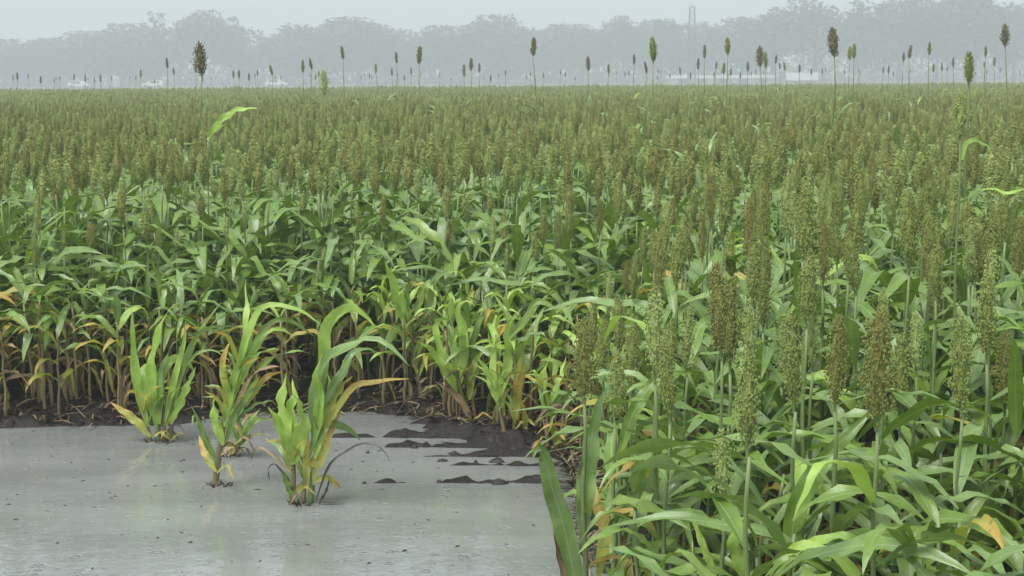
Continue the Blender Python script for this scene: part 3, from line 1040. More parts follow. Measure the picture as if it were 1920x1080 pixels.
ONES = ['', 'first', 'second', 'third', 'fourth', 'fifth', 'sixth', 'seventh', 'eighth', 'ninth', 'tenth', 'eleventh', 'twelfth', 'thirteenth', 'fourteenth', 'fifteenth', 'sixteenth', 'seventeenth', 'eighteenth', 'nineteenth']
ORD = [''] + [o + ' ' for o in ONES[2:]]
for tens, th in (('twenty', 'twentieth'), ('thirty', 'thirtieth'), ('forty', 'fortieth'), ('fifty', 'fiftieth'), ('sixty', 'sixtieth')):
    ORD += [th + ' '] + [tens + '-' + o + ' ' for o in ONES[1:10]]


def single_out(items, marks):
    """give each plant the label of the landmark to which it is closest of its look, second closest and so on"""
    looks = {}
    for it in items:
        looks.setdefault(it[2], []).append(it)
    for look, L in looks.items():
        best = {}
        for mk, (mx, my) in marks:
            for k, it in enumerate(sorted(L, key=lambda q: (q[1][0] - mx) ** 2 + (q[1][1] - my) ** 2)):
                if it[0].name not in best or k < best[it[0].name][0]:
                    best[it[0].name] = (k, mk)
        for it in L:
            k, mk = best[it[0].name]
            if k < len(ORD):
                it[0]['label'] = look + ', ' + ORD[k] + 'closest to ' + mk


LANDMARKS = [('the flooded clump by the far shore', (300, 700)), ('the single-stalked flooded sorghum', (450, 700)), ('the flooded clump with yellow leaves', (600, 740)),
             ('the shore plant with the spear leaf', (770, 620)), ('the bushy lime shore plant', (865, 680)), ('the shore plant with the orange leaf', (950, 720)), ('the small lime shore plant', (1030, 740)),
             ('the largest open brown head', (1648, 700)), ('the loose head at the water edge', (1095, 660)), ('the dark dense head', (1228, 640)), ('the long brownish head', (1370, 620)),
             ('the yellow-green spike head', (1466, 660)), ('the low pale green head', (1357, 890)), ('the pale head below the tall stem', (1808, 680)), ('the plump olive head', (1432, 560)),
             ('the lone lime leaf above the heads', (435, 220)), ('the tall bare stem', (1803, 215)), ('the leaves of the tall stem', (1850, 320))]
ZONE_PLACE = {'shoreL': 'on the back shore', 'backL': 'behind the back shore', 'side': 'at the pool bank', 'front': 'in the bottom corner', 'mid': 'in the stand', 'midn': 'in the stand'}
MARKED = []
for _, x, y, s in singles:
    r = random.Random(int((x + 50) * 7919 + y * 104729))
    h, hd, st, sh = plant_shape(r, x, y, s)
    if y > 7.3 and x < .9:
        z = 'shoreL' if (sh and not hd) else 'backL'
    elif y < 5.0 and not hd:
        z = 'front'
    elif s < .3:
        z = 'side'
    else:
        z = 'mid' if hd else 'midn'
    lm = sh and s < .45 and to_px((x, y, 0))[0] > 690
    pl = plan_plant(r, h, hd, st, sh, lime=lm, small=.8 if y < 6.0 else .92, hscale=1.0 if y < 5.5 else (.97 if y < 7.3 else .84))
    look = 'headless' if not hd else {'olive': 'olive-headed', 'brown': 'brown-headed', 'pale': 'pale-headed'}[[p[1] for p in pl if p[0] == 'seed_head'][0]]
    o = build_plant('sorghum_plant', (x, y, gh(x, y)), pl, ZONES[z][0], 'sorghum', ZONES[z][1])
    MARKED.append((o, to_px((x, y, h - .12 if hd else .45)), look + ' sorghum ' + ZONE_PLACE[z]))
single_out(MARKED, LANDMARKS)

# prototypes for the mass of the crop (not linked to the scene: they are only instanced)
PROTO = bpy.data.collections.new('crop_prototypes')


def merged_plant(r, h, hd, st, sh, name, light=False):
    mb = MB()
    for part, k, i, l, rt, sc in plan_plant(r, h, hd, st, sh):
        mt = Matrix.Translation(l) @ Matrix.LocRotScale(None, __import__('mathutils').Euler(rt), Vector(sc))
        if part == 'seed_head':
            hd_mb = MB()
            g = {'olive': 'grain', 'brown': 'grain_brown', 'pale': 'grain_pale', 'open': 'grain_brown'}[k]
            seed_head(hd_mb, HEAD[k][i][2] * r.uniform(.74, .92), (.056 if k != 'pale' else .046), 38, 10, g, .0040, r, .15 if k != 'pale' else .5, lean=r.uniform(-.05, .05))
            src = hd_mb
            mt = Matrix.Translation((0, 0, .04)) @ mt
        elif part == 'stalk':
            src = STALK[i][0]
        else:
            src = LEAF[k][i][0]
        base = len(mb.v)
        mb.v += [tuple(mt @ Vector(v)) for v in src.v]
        mb.f += [tuple(base + q for q in f) for f in src.f]
        mb.uv += src.uv
        mp = [mb.slot(m) for m in src.mats]
        mb.mi += [mp[q] for q in src.mi]
    o = bpy.data.objects.new(name, mb.mesh(name))
    PROTO.objects.link(o)


def far_clump(r, name):
    mb = MB()
    for q in range(8):
        x, y = r.uniform(-.30, .30), r.uniform(-.30, .30)
        h = r.uniform(1.10, 1.28)
        g = r.choices(('grain', 'grain_brown', 'grain_pale'), (7, 1.5, 1.5))[0]
        seed_head(mb, .18, .056, 18, 5, g, .0075, r, .1, origin=Vector((x, y, h - .18)), lean=r.uniform(-.1, .1))
        V, Fc = tube([Vector((x, y, .5)), Vector((x, y, h - .16))], [.007, .004], 4)
        mb.add(V, Fc, 'stalk')
        for k in range(3):
            kind = r.choice(('arch', 'long', 'flop'))
            src = r.choice(LEAF[kind])[0]
            mt = Matrix.Translation((x, y, r.uniform(.55, .88))) @ Matrix.Rotation(r.uniform(0, 6.28), 4, 'Z')
            base = len(mb.v)
            mb.v += [tuple(mt @ Vector(v)) for v in src.v]
            mb.f += [tuple(base + j for j in f) for f in src.f]
            mb.uv += src.uv
            mp = [mb.slot(m) for m in src.mats]
            mb.mi += [mp[j] for j in src.mi]
    o = bpy.data.objects.new(name, mb.mesh(name))
    PROTO.objects.link(o)


rp = random.Random(77)
for k in range(12):                                   # a: grown plants
    merged_plant(rp, rp.uniform(1.17, 1.27), True, False, False, 'a_grown_%02d' % k)
for k in range(3):                                    # b: grown without a head
    merged_plant(rp, 1.08, False, False, False, 'b_leafy_%02d' % k)
for k in range(5):                                    # c: shore plants
    merged_plant(rp, .78, False, k % 2 == 0, True, 'c_shore_%02d' % k)
for k in range(6):                                    # d: far clumps
    far_clump(rp, 'd_far_%02d' % k)
PN = sorted(o.name for o in PROTO.objects)
IA = [i for i, q in enumerate(PN) if q[0] == 'a']
IB = [i for i, q in enumerate(PN) if q[0] == 'b']
IC = [i for i, q in enumerate(PN) if q[0] == 'c']
ID = [i for i, q in enumerate(PN) if q[0] == 'd']

P, RZ, SCL, IX = [], [], [], []
rtilt = random.Random(8)
for x, y, s in rest:
    r = random.Random(int((x + 50) * 7919 + y * 104729))
    h, hd, st, sh = plant_shape(r, x, y, s)
    if y < 5 and not hd:
        hd = False
    P.append((x, y, gh(x, y) if y < 12 else 0.06))
    RZ.append(r.uniform(0, 6.28))
    if sh and not hd:
        IX.append(r.choice(IC))
        SCL.append(h / .78)
    elif hd:
        IX.append(r.choice(IA))
        SCL.append(h / 1.22)
    else:
        IX.append(r.choice(IB))
        SCL.append(h / 1.08)
rf = random.Random(31)
y = 33.6
while y < FIELD_END:
    dx = .52 if y < 60 else .62
    xx = -0.335 * y - 1.5
    while xx < 0.335 * y + 1.5:
        P.append((xx + rf.gauss(0, .08), y + rf.gauss(0, .1), 0.06 + rf.gauss(0, .035)))
        RZ.append(rf.uniform(0, 6.28))
        SCL.append(rf.uniform(.95, 1.05))
        IX.append(rf.choice(ID))
        xx += dx
    y += .5 if y < 60 else .62

pm = bpy.data.meshes.new('sorghum_crop')
pm.from_pydata(P, [], [])
RX = [rtilt.gauss(0, .055) for _ in P]
RY = [rtilt.gauss(0, .055) for _ in P]
for nm, tp, dt in (('rx', 'FLOAT', RX), ('ry', 'FLOAT', RY), ('rz', 'FLOAT', RZ), ('scl', 'FLOAT', SCL), ('ix', 'INT', IX)):
    a = pm.attributes.new(nm, tp, 'POINT')
    a.data.foreach_set('value', dt)
crop = link('sorghum_crop', pm)
tag(crop, 'dense sorghum crop with olive seed heads filling the field to the treeline', 'sorghum crop', kind='stuff')
ng = bpy.data.node_groups.new('crop_scatter', 'GeometryNodeTree')
ng.interface.new_socket('Geometry', in_out='INPUT', socket_type='NodeSocketGeometry')
ng.interface.new_socket('Geometry', in_out='OUTPUT', socket_type='NodeSocketGeometry')
gi, go = ng.nodes.new('NodeGroupInput'), ng.nodes.new('NodeGroupOutput')
ci = ng.nodes.new('GeometryNodeCollectionInfo')
ci.inputs['Collection'].default_value = PROTO
ci.inputs['Separate Children'].default_value = True
ci.inputs['Reset Children'].default_value = True
iop = ng.nodes.new('GeometryNodeInstanceOnPoints')
iop.inputs['Pick Instance'].default_value = True


def attr(nm, tp):
    a = ng.nodes.new('GeometryNodeInputNamedAttribute')
    a.data_type = tp
    a.inputs['Name'].default_value = nm
    return [o for o in a.outputs if o.enabled and o.name == 'Attribute'][0]


cx = ng.nodes.new('ShaderNodeCombineXYZ')
ng.links.new(attr('rx', 'FLOAT'), cx.inputs[0])
ng.links.new(attr('ry', 'FLOAT'), cx.inputs[1])
ng.links.new(attr('rz', 'FLOAT'), cx.inputs[2])
er = ng.nodes.new('FunctionNodeEulerToRotation')
ng.links.new(cx.outputs[0], er.inputs[0])
ng.links.new(gi.outputs[0], iop.inputs['Points'])
ng.links.new(ci.outputs[0], iop.inputs['Instance'])
ng.links.new(attr('ix', 'INT'), iop.inputs['Instance Index'])
ng.links.new(er.outputs[0], iop.inputs['Rotation'])
ng.links.new(attr('scl', 'FLOAT'), iop.inputs['Scale'])
ng.links.new(iop.outputs[0], go.inputs[0])
md = crop.modifiers.new('scatter', 'NODES')
md.node_group = ng

# ------------------------------------------------------------------ tall stray sorghum along the skyline
# x, top y, bottom y of the head, lean of the top in px, kind, label (None: shared)
TALL = [
    (33, 135, 152, 0, 'g', None), (77, 142, 158, 0, 'g', None), (102, 147, 156, 0, 'g', None), (139, 138, 152, 0, 'g', None), (160, 139, 155, 0, 'g', None), (189, 139, 155, 0, 'g', None),
    (255, 142, 151, 0, 'g', None), (264, 130, 147, 0, 'g', None), (290, 148, 158, 0, 'g', None),
    (314, 108, 130, 0, 'g', 'tall sorghum with a grey-green head nearest the big brown twin head'), (326, 127, 143, 0, 'g', None),
    (376, 78, 146, -5, 'B', 'tall sorghum with the big ragged brown head against the misty trees'), (367, 115, 138, 0, 'b', 'tall sorghum with a small brown head pressed against the big ragged one'),
    (438, 131, 148, 0, 'g', None), (448, 131, 149, 0, 'g', None), (467, 137, 153, 0, 'g', None), (483, 130, 144, 0, 'g', None),
    (514, 121, 143, 5, 'g', 'tall sorghum leaning over the faint white vehicle'), (516, 141, 151, 0, 'g', None),
    (568, 112, 138, 0, 'g', 'upright one of two tall sorghum heads beside the stubby green head'), (588, 108, 132, 6, 'g', 'leaning one of two tall sorghum heads beside the stubby green head'),
    (592, 139, 151, 0, 'g', None), (598, 133, 146, 0, 'g', None),
    (609, 129, 178, 0, 'p', 'stubby pale green sorghum head just clearing the field edge'),
    (642, 86, 113, -3, 'g', 'tall sorghum with a pointed grey head on a long bare stem'),
    (677, 141, 149, 0, 'g', None), (693, 137, 148, 0, 'g', None), (705, 119, 139, 0, 'g', None), (735, 127, 143, 0, 'g', None),
    (743, 97, 120, -2, 'g', 'tall sorghum with a small pale-topped head beside the reddish one'), (771, 126, 141, 0, 'g', None), (758, 141, 152, 0, 'g', None),
    (785, 86, 122, -2, 'b', 'tall sorghum with a narrow reddish-brown head'),
    (870, 120, 146, 0, 'g', 'slim sorghum head touching the dark one below the treeline dip'), (882, 108, 134, -2, 'b', 'dark sorghum head with a slim neighbour below the treeline dip'), (899, 118, 137, 0, 'g', None),
    (920, 140, 155, 0, 'g', None), (948, 131, 142, 0, 'g', None), (995, 135, 144, 0, 'g', None),
    (995, 69, 108, -8, 'b', 'tall brown sorghum head leaning on a curved stem'),
    (1051, 131, 141, 0, 'g', None), (1060, 135, 146, 0, 'g', None),
    (1103, 105, 135, 0, 'b', 'lone sorghum head with a dark middle, away from its neighbours'), (1141, 120, 140, 0, 'g', None), (1189, 101, 123, 0, 'g', 'slim dark sorghum head next to the plump olive one'),
    (1172, 134, 144, 0, 'g', None), (1179, 132, 143, 0, 'g', None), (1215, 115, 139, 4, 'g', None),
    (1225, 70, 120, 0, 'o', 'tall sorghum with a plump olive head on a thick stem'), (1234, 130, 139, 0, 'g', None), (1274, 124, 141, -4, 'g', None), (1295, 135, 149, 0, 'g', None),
    (1309, 109, 132, 0, 'g', 'sorghum head just beside the lattice tower'), (1321, 84, 111, 0, 'g', 'dark slim sorghum head standing above the one at the lattice tower'), (1343, 115, 131, 2, 'g', None), (1357, 117, 141, 0, 'g', None),
    (1363, 70, 106, -3, 'b', 'tall sorghum with a two-lobed brown head near the lattice tower'), (1370, 127, 143, 0, 'g', None), (1388, 135, 149, 0, 'g', None), (1402, 115, 136, 0, 'g', None),
    (1425, 86, 128, 0, 'B', 'broad brown sorghum head in front of the white trailer'), (1437, 97, 130, 2, 'o', 'yellowish sorghum head touching the broad brown one'), (1453, 102, 121, -2, 'g', None), (1462, 117, 131, 0, 'g', None), (1471, 116, 134, -2, 'g', None),
    (1499, 120, 138, 0, 'g', None), (1521, 128, 142, 0, 'g', None), (1542, 128, 140, 0, 'g', None),
    (1561, 50, 110, -7, 'B', 'tallest brown sorghum head with a ragged outline against the trees'), (1583, 129, 139, 0, 'g', None),
    (1593, 87, 114, 0, 'o', 'lower one of two touching olive sorghum heads'), (1601, 82, 112, 0, 'o', 'upper one of two touching olive sorghum heads'),
    (1656, 125, 139, 0, 'g', None), (1666, 123, 139, 0, 'g', None), (1675, 134, 144, 0, 'g', None),
    (1694, 98, 118, 0, 'g', 'smaller sorghum head touching the dark leaning one'), (1702, 84, 112, -4, 'b', 'dark brown leaning sorghum head with a smaller neighbour'),
    (1742, 78, 106, 0, 'g', 'smooth grey sorghum head on a straight thin stem'), (1750, 119, 137, 0, 'g', None), (1766, 117, 134, 0, 'g', None), (1776, 124, 135, 0, 'g', None), (1787, 107, 128, 0, 'g', None),
    (1848, 86, 109, 0, 'g', 'grey sorghum head beside the thick greenish one'), (1847, 115, 128, 2, 'g', None), (1864, 107, 126, 0, 'g', None),
    (1882, 44, 90, -6, 'B', 'tall brown sorghum head on a bare stem above all the others near it'),
]
rt_ = random.Random(55)
for q in range(46):
    px = rt_.uniform(5, 1915)
    y0 = 165 - (px / 1920) * 12
    l_ = rt_.uniform(6, 11)
    b_ = y0 - rt_.uniform(6, 20)
    TALL.append((px, b_ - l_, b_, 0, 'g', None))
TM, TL = [], []
for k, (px, ty, by, lean, kind, lab) in enumerate(TALL):
    r = random.Random(900 + k)
    hk = {'g': 'dark', 'b': 'dark', 'B': 'dark', 'o': 'olive', 'p': 'pale'}[kind]
    i = r.randrange(len(HEAD[hk]))
    hl = HEAD[hk][i][2]
    want = {'B': .31, 'o': .27, 'p': .20, 'b': .27, 'g': .24}[kind]
    d = min(want * F / (by - ty), 98.0)
    if kind == 'p':
        d = 16.0
    hlen = (by - ty) / F * d
    top, bot = at(px + lean * .5, ty, d), at(px - lean * .5, by, d)
    slope = (top.x - bot.x) / max(.01, top.z - bot.z)
    bx = bot.x - slope * .5 * bot.z * .25
    base = Vector((bx, d, 0.06))
    root = link('tall_sorghum', None, loc=base)
    root.empty_display_size = .1
    if lab:
        tag(root, lab, 'sorghum', 'tall stray sorghum heads rising above the field edge')
        TL.append((px, ty))
    elif by - ty > 12.5:
        tag(root, 'thin dark sorghum head standing over the hazy field edge', 'sorghum', 'slim tall sorghum heads on the skyline')
        TM.append((root, (px, (ty + by) / 2), 'thin dark skyline head'))
    else:
        tag(root, 'tiny far sorghum head, a faint speck in the mist over the field edge', 'sorghum', 'tiny distant sorghum heads on the skyline')
        TM.append((root, (px, (ty + by) / 2), 'tiny misty skyline head'))
    H = bot.z - base.z
    cl = spline([Vector((0, 0, 0)), Vector(((bot.x - bx) * .25 + r.gauss(0, .035), r.gauss(0, .03), H * .5)), Vector(((bot.x - bx) * .65 + r.gauss(0, .012), 0, H * .82)), Vector((bot.x - bx, 0, H + .01))], 7)
    mb = MB()
    V, Fc = tube(cl, [.009 - .003 * q / 7 for q in range(8)], 5)
    mb.add(V, Fc, 'stalk')
    link('stalk', mb.mesh('stalk'), root)
    ws = {'B': 1.1, 'o': 1.2, 'p': 1.8, 'b': .95, 'g': .82}[kind] * hlen / hl
    link('seed_head', HEAD[hk][i][1], root, (bot.x - bx, 0, H), (0, math.atan(slope), r.uniform(0, 6.28)), (ws, ws, hlen / hl))
    for kq in range(r.choice((1, 2, 2, 3)) if by - ty > 12.5 else 0):
        kk = r.choice(('arch', 'up', 'flop'))
        link('leaf', r.choice(LEAF[kk])[1], root, (0, 0, min(1.28, H * .68) - .1 * kq), (0, 0, r.choice((0, math.pi)) + r.gauss(0, .5)), (.75, .75, .75))

single_out(TM, [('the big ragged brown head', (376, 110)), ('the leaning head by the white car', (514, 132)), ('the stubby pale green head', (609, 150)), ('the pointed grey head', (642, 100)),
                ('the narrow reddish-brown head', (785, 104)), ('the dark head with a slim neighbour', (882, 120)), ('the brown head on a curved stem', (995, 90)), ('the lone head with a dark middle', (1103, 120)),
                ('the plump olive skyline head', (1225, 95)), ('the lattice tower', (1298, 80)), ('the two-lobed brown head', (1363, 88)), ('the broad brown head by the trailer', (1425, 107)),
                ('the tallest brown head', (1561, 80)), ('the two touching olive heads', (1597, 98)), ('the dark leaning skyline head', (1702, 98)), ('the smooth grey head', (1742, 92)),
                ('the thick greenish head', (1818, 130)), ('the white storage tanks', (190, 158)), ('the tiny white car by the tank', (148, 158))])

# lone lime leaf standing out of the heads
d = 11.0
g = at(391, 300, d)
root = link('sorghum_plant', None, loc=(g.x, d, .06))
tag(root, 'headless sorghum holding out one bright lime leaf over the olive heads', 'sorghum')
traced_stalk(root, [(392, 560), (391, 400), (390, 262)], 5, 'stalk', d)
traced_leaf(root, [(393, 258), (400, 243), (420, 222), (448, 206), (484, 203)], 20, 'lime', random.Random(4), d, face=.75, lean=-.1)

# ------------------------------------------------------------------ mud clods, floating leaf, litter
def clod(px, py, wpx, hpx, seed, label):
    r = random.Random(seed)
    g = ground_at(px, py)
    W, H = wpx / F * g.y * 1.15, hpx / F * g.y * .75
    V, Fc = [], []
    n, m = 10, 5
    for j in range(m + 1):
        ph = math.pi * .5 * j / m
        for i in range(n):
            a = 2 * math.pi * i / n
            k = 1 + .22 * math.sin(3 * a + seed) * math.cos(ph) + r.uniform(-.22, .22)
            V.append((math.cos(a) * math.cos(ph) * W * .5 * k, math.sin(a) * math.cos(ph) * W * .36 * k, -.02 + (H + .02) * math.sin(ph) * r.uniform(.85, 1.1)))
    for j in range(m):
        for i in range(n):
            a, b = j * n + i, j * n + (i + 1) % n
            Fc.append((a, b, b + n, a + n))
    mb = MB()
    mb.add(V, Fc, 'mudclod')
    tag(link('mud_clod', mb.mesh('mud_clod'), loc=(g.x, g.y, 0)), label, 'mud clod', 'mud clods breaking the water surface')


for a in ((935, 907, 32, 13, 1, 'widest flat black mud clod on the front furrow line'), (824, 905, 14, 8, 2, 'small mud clod on the front furrow line beside the widest one'), (683, 907, 12, 6, 3, 'mud clod at the pool end of the front furrow line'),
          (932, 866, 34, 10, 4, 'broad mud clod on the second furrow line'), (777, 840, 14, 10, 5, 'round dark mud clod standing alone in the shallow water'), (851, 852, 24, 8, 6, 'flat mud clod between the round one and the shore'),
          (878, 832, 7, 16, 7, 'upright black stub of mud near the shore'), (829, 865, 22, 8, 8, 'low mud clod midway along the second furrow line'), (892, 868, 10, 8, 9, 'knob of mud beside the broad clod'), (690, 850, 9, 7, 10, 'tiny mud clod near the flooded clump with yellow leaves')):
    clod(*a)

g = ground_at(625, 944, .004)
mb = MB()
cl = [g * 0 + Vector((x, .004 * math.sin(x * 40), .004)) for x in np.linspace(-.05, .05, 11)]
V, Fc, UV = blade(cl, .022, Vector((0, 0, 1)), random.Random(8), fold=.5, wave=.05)
mb.add(V, Fc, 'rot', UV)
tag(link('floating_leaf', mb.mesh('floating_leaf'), loc=g), 'black rotten leaf afloat beside the flooded clump with yellow leaves', 'leaf')

mb = MB()
r = random.Random(66)
SW = [tuple(p) for p in SHORE]
for q in range(1500):
    i = r.randrange(len(SW) - 1)
    t = r.random()
    x = SW[i][0] + (SW[i + 1][0] - SW[i][0]) * t
    y = SW[i][1] + (SW[i + 1][1] - SW[i][1]) * t + abs(r.gauss(0, .5)) - .05
    if y < 5:
        continue
    z = max(gh(x, y), 0.0) + .004
    L = r.uniform(.04, .20)
    a = r.uniform(0, 6.28)
    el = abs(r.gauss(0, .25))
    dv = Vector((math.cos(a) * math.cos(el), math.sin(a) * math.cos(el), math.sin(el)))
    c0 = Vector((x, y, z))
    c1, c2 = c0 + dv * L * .5 + Vector((0, 0, .012)), c0 + dv * L
    wv_ = Vector((-math.sin(a), math.cos(a), .3)) * r.uniform(.002, .007)
    mb.add([tuple(c0 + wv_), tuple(c0 - wv_), tuple(c1 + wv_), tuple(c1 - wv_), tuple(c2 + wv_ * .3), tuple(c2 - wv_ * .3)], [(0, 1, 3, 2), (2, 3, 5, 4)], r.choices(('straw', 'dead', 'rot'), (3, 2, 4))[0])
tag(link('plant_litter', mb.mesh('plant_litter', False)), 'wet straw and dead leaf litter strewn along the muddy shore', 'litter', kind='stuff')

mb = MB()
r = random.Random(91)
for q in range(170):
    x, y = r.uniform(-3.0, .28), 5.2 + 3.1 * r.random() ** .7
    if pond_sdf(np.array([x]), np.array([y]))[0] > 0:
        continue
    L, a = r.uniform(.004, .017), r.gauss(0, .7)
    wd = r.uniform(.0015, .004)
    c, sn = math.cos(a), math.sin(a)
    V = [(x + c * u_ - sn * v_, y + sn * u_ + c * v_, z_) for u_, v_, z_ in ((-L, 0, .001), (0, -wd, .001), (L, 0, .001), (0, wd, .001), (0, 0, .006))]
    mb.add(V, [(0, 1, 4), (1, 2, 4), (2, 3, 4), (3, 0, 4)], r.choice(('rot', 'mudclod', 'straw')))
tag(link('floating_debris', mb.mesh('floating_debris', False)), 'tiny bits of straw and plant debris floating on the flood water', 'debris', kind='stuff')

# ------------------------------------------------------------------ far trees
TREE_D = 390.0


def crown_mesh(seed, nleaf=2600, ragged=0.0):
    """unit crown: about 1 wide, from z 0 to 1, leaf clumps spread through lobes"""
    r = np.random.default_rng(seed)
    lobes = []
    for k in range(11):
        a = r.uniform(0, 6.28)
        rad = r.uniform(0, .30)
        z = r.uniform(.22, .80)
        rr = r.uniform(.13, .24) * (1.1 - .35 * abs(z - .45))
        lobes.append((rad * math.cos(a) * (1.2 - z * .6), rad * math.sin(a) * (1.2 - z * .6), z, rr))
    lobes.append((0, 0, .5, .34))
    for k in range(int(5 + 7 * ragged)):
        a = r.uniform(0, 6.28)
        lobes.append((.36 * math.cos(a) * r.uniform(.4, 1), .36 * math.sin(a), r.uniform(.5, .80), r.uniform(.07, .12)))
    lob = np.array(lobes)
    wts = lob[:, 3] ** 2
    ch = r.choice(len(lob), nleaf, p=wts / wts.sum())
    dirs = r.normal(size=(nleaf, 3))
    dirs /= np.linalg.norm(dirs, axis=1)[:, None]
    rad = lob[ch, 3] * (r.random(nleaf) ** .33) * r.uniform(.9, 1.12, nleaf)
    c = lob[ch, :3] + dirs * rad[:, None] * np.array([1, 1, .85])
    c[:, 2] = np.clip(c[:, 2], .02, np.quantile(c[:, 2], .997))
    u = r.normal(size=(nleaf, 3))
    u /= np.linalg.norm(u, axis=1)[:, None]
    v = np.cross(u, r.normal(size=(nleaf, 3)))
    v /= np.linalg.norm(v, axis=1)[:, None]
    s = r.uniform(.014, .034, nleaf)[:, None]
    V = np.stack([c - u * s, c + v * s * .6, c + u * s, c - v * s * .6], 1).reshape(-1, 3)
    Fc = np.arange(nleaf * 4).reshape(-1, 4)
    me = bpy.data.meshes.new('crown')
    me.from_pydata(V.tolist(), [], Fc.tolist())
    me.materials.append(M['crown'])
    me['top'] = float(np.quantile(V[:, 2], .992))
    me['wide'] = float(np.quantile(V[:, 0], .98) - np.quantile(V[:, 0], .02))
    return me


CROWNS = [crown_mesh(40 + i, 5200 if i < 4 else 3400, 0.2 if i < 4 else 1.0) for i in range(7)]


def trunk_mesh(seed):
    r = random.Random(seed)
    mb = MB()
    V, Fc = tube([Vector((0, 0, -.02)), Vector((.005, 0, .2)), Vector((.01, .01, .45)), Vector((0, .02, .72))], [.028, .021, .015, .005], 7)
    mb.add(V, Fc, 'bark')
    for k in range(6):
        a = k * 1.05 + r.random()
        z = .22 + .07 * k
        V, Fc = tube([Vector((0, 0, z)), Vector((math.cos(a) * .12, math.sin(a) * .12, z + .13)), Vector((math.cos(a) * .25, math.sin(a) * .25, z + .24))], [.011, .007, .002], 5)
        mb.add(V, Fc, 'bark')
    return mb.mesh('trunk')


TRUNKS = [trunk_mesh(i) for i in range(3)]
# centre x, top y, width px, distance, crown, label
TREES = [
    (28, 78, 120, 430, 0, 'low hazy tree closest to the picture edge beyond the tiny sorghum specks'),
    (100, 74, 130, 425, 1, 'low rounded hazy tree where the treeline is lowest'),
    (178, 62, 140, 415, 2, 'hazy tree behind the faint white sheds, lower than its ragged neighbour'),
    (262, 48, 150, 405, 3, 'broad hazy tree on the slope of the treeline up to the ragged peak'),
    (365, 24, 130, 395, 5, 'ragged-topped hazy tree rising behind the big brown sorghum head'),
    (448, 53, 90, 405, 4, 'small hazy tree just below the ragged peak, before the gap of sky'),
    (535, 66, 110, 415, 1, 'hazy tree rising out of the gap of sky beside the leaning heads'),
    (600, 44, 130, 400, 0, 'hazy tree on the shoulder of the smooth domed clump'),
    (672, 37, 150, 400, 2, 'hazy domed tree behind the pointed grey sorghum head'),
    (745, 62, 80, 420, 3, 'low hazy tree filling the notch after the domed clump'),
    (828, 50, 120, 400, 4, 'hazy tree with a feathery top above the dark head pair'),
    (885, 58, 80, 415, 1, 'narrow hazy tree between the feathery top and the square-topped tree'),
    (950, 32, 130, 395, 3, 'square-topped hazy tree behind the leaning brown head'),
    (1020, 50, 100, 410, 0, 'hazy tree sloping down from the square-topped one to the dip'),
    (1092, 50, 110, 405, 2, 'hazy tree behind the lone sorghum head with the dark middle'),
    (1168, 34, 80, 400, 5, 'hazy tree with a small broken tuft on top, above the slim dark head'),
    (1240, 40, 130, 400, 1, 'hazy tree behind the plump olive head, before the lattice tower'),
    (1318, 44, 90, 405, 6, 'hazy tree directly behind the lattice tower'),
    (1392, 36, 130, 385, 4, 'hazy tree with scattered gaps above the two-lobed brown head'),
    (1450, 24, 90, 380, 6, 'open-crowned hazy tree above the white trailer'),
    (1530, 3, 150, 365, 5, 'tall open-crowned hazy tree behind the tallest brown sorghum head'),
    (1612, 30, 80, 375, 4, 'lower hazy tree between two tall open crowns, above the touching olive heads'),
    (1690, -2, 150, 360, 6, 'tall hazy tree cut by the picture top above the dark leaning head'),
    (1760, 8, 90, 370, 4, 'hazy tree behind the smooth grey sorghum head'),
    (1830, -14, 150, 355, 5, 'tallest hazy tree, behind the thick greenish sorghum head'),
    (1905, 12, 110, 365, 6, 'tall hazy tree at the picture edge behind the tall bare-stemmed brown head'),
]
for k, (px, ty, wpx, d, c, lab) in enumerate(TREES):
    top = at(px, ty, d)
    H = top.z
    W = wpx / F * d * 1.5
    root = link('tree', None, loc=(top.x, d, 0))
    tag(root, lab, 'tree', 'misty trees along the horizon')
    a = k * 2.1
    link('trunk', TRUNKS[k % 3], root, (0, 0, 0), (0, 0, a), (W, W, H * .98))
    link('crown', CROWNS[c], root, (0, 0, H * .04), (0, 0, a), (W * .62 / CROWNS[c]['wide'], W * .62 / CROWNS[c]['wide'], H * .96 / CROWNS[c]['top']))

# wood behind the front trees, one mass
r = np.random.default_rng(12)
VV, FF = [], []
prof = [(-60, 95), (100, 92), (260, 72), (400, 66), (480, 88), (620, 66), (740, 76), (900, 78), (1100, 74), (1300, 66), (1400, 60), (1560, 46), (1700, 42), (1850, 38), (1980, 48)]
for k in range(26000):
    px = r.uniform(-60, 1980)
    ty = np.interp(px, [p[0] for p in prof], [p[1] for p in prof]) + 9 * math.sin(px * .045) + 5 * math.sin(px * .11 + 1)
    d = r.uniform(425, 455)
    top = at(px, ty, d).z
    z = top * (r.random() ** 1.25)
    c = np.array([at(px, 100, d).x, d, z])
    u = r.normal(size=3)
    u /= np.linalg.norm(u)
    v = np.cross(u, r.normal(size=3))
    v /= np.linalg.norm(v)
    s = r.uniform(.35, .85)
    b = len(VV)
    VV += [tuple(c - u * s), tuple(c + v * s * .7), tuple(c + u * s), tuple(c - v * s * .7)]
    FF.append((b, b + 1, b + 2, b + 3))
me = bpy.data.meshes.new('distant_woodland')
me.from_pydata(VV, [], FF)
me.materials.append(M['crown'])
tag(link('distant_woodland', me), 'misty woodland undergrowth massed behind and between the far trees', 'woodland', kind='stuff')

# ------------------------------------------------------------------ lattice tower
d = 338.0
tp = at(1298, 13, d)
TW, TH = 1.5, tp.z
root = link('lattice_tower', None, loc=(tp.x, d, 0))
tag(root, 'faint slim steel lattice tower rising in the mist above the trees', 'tower')


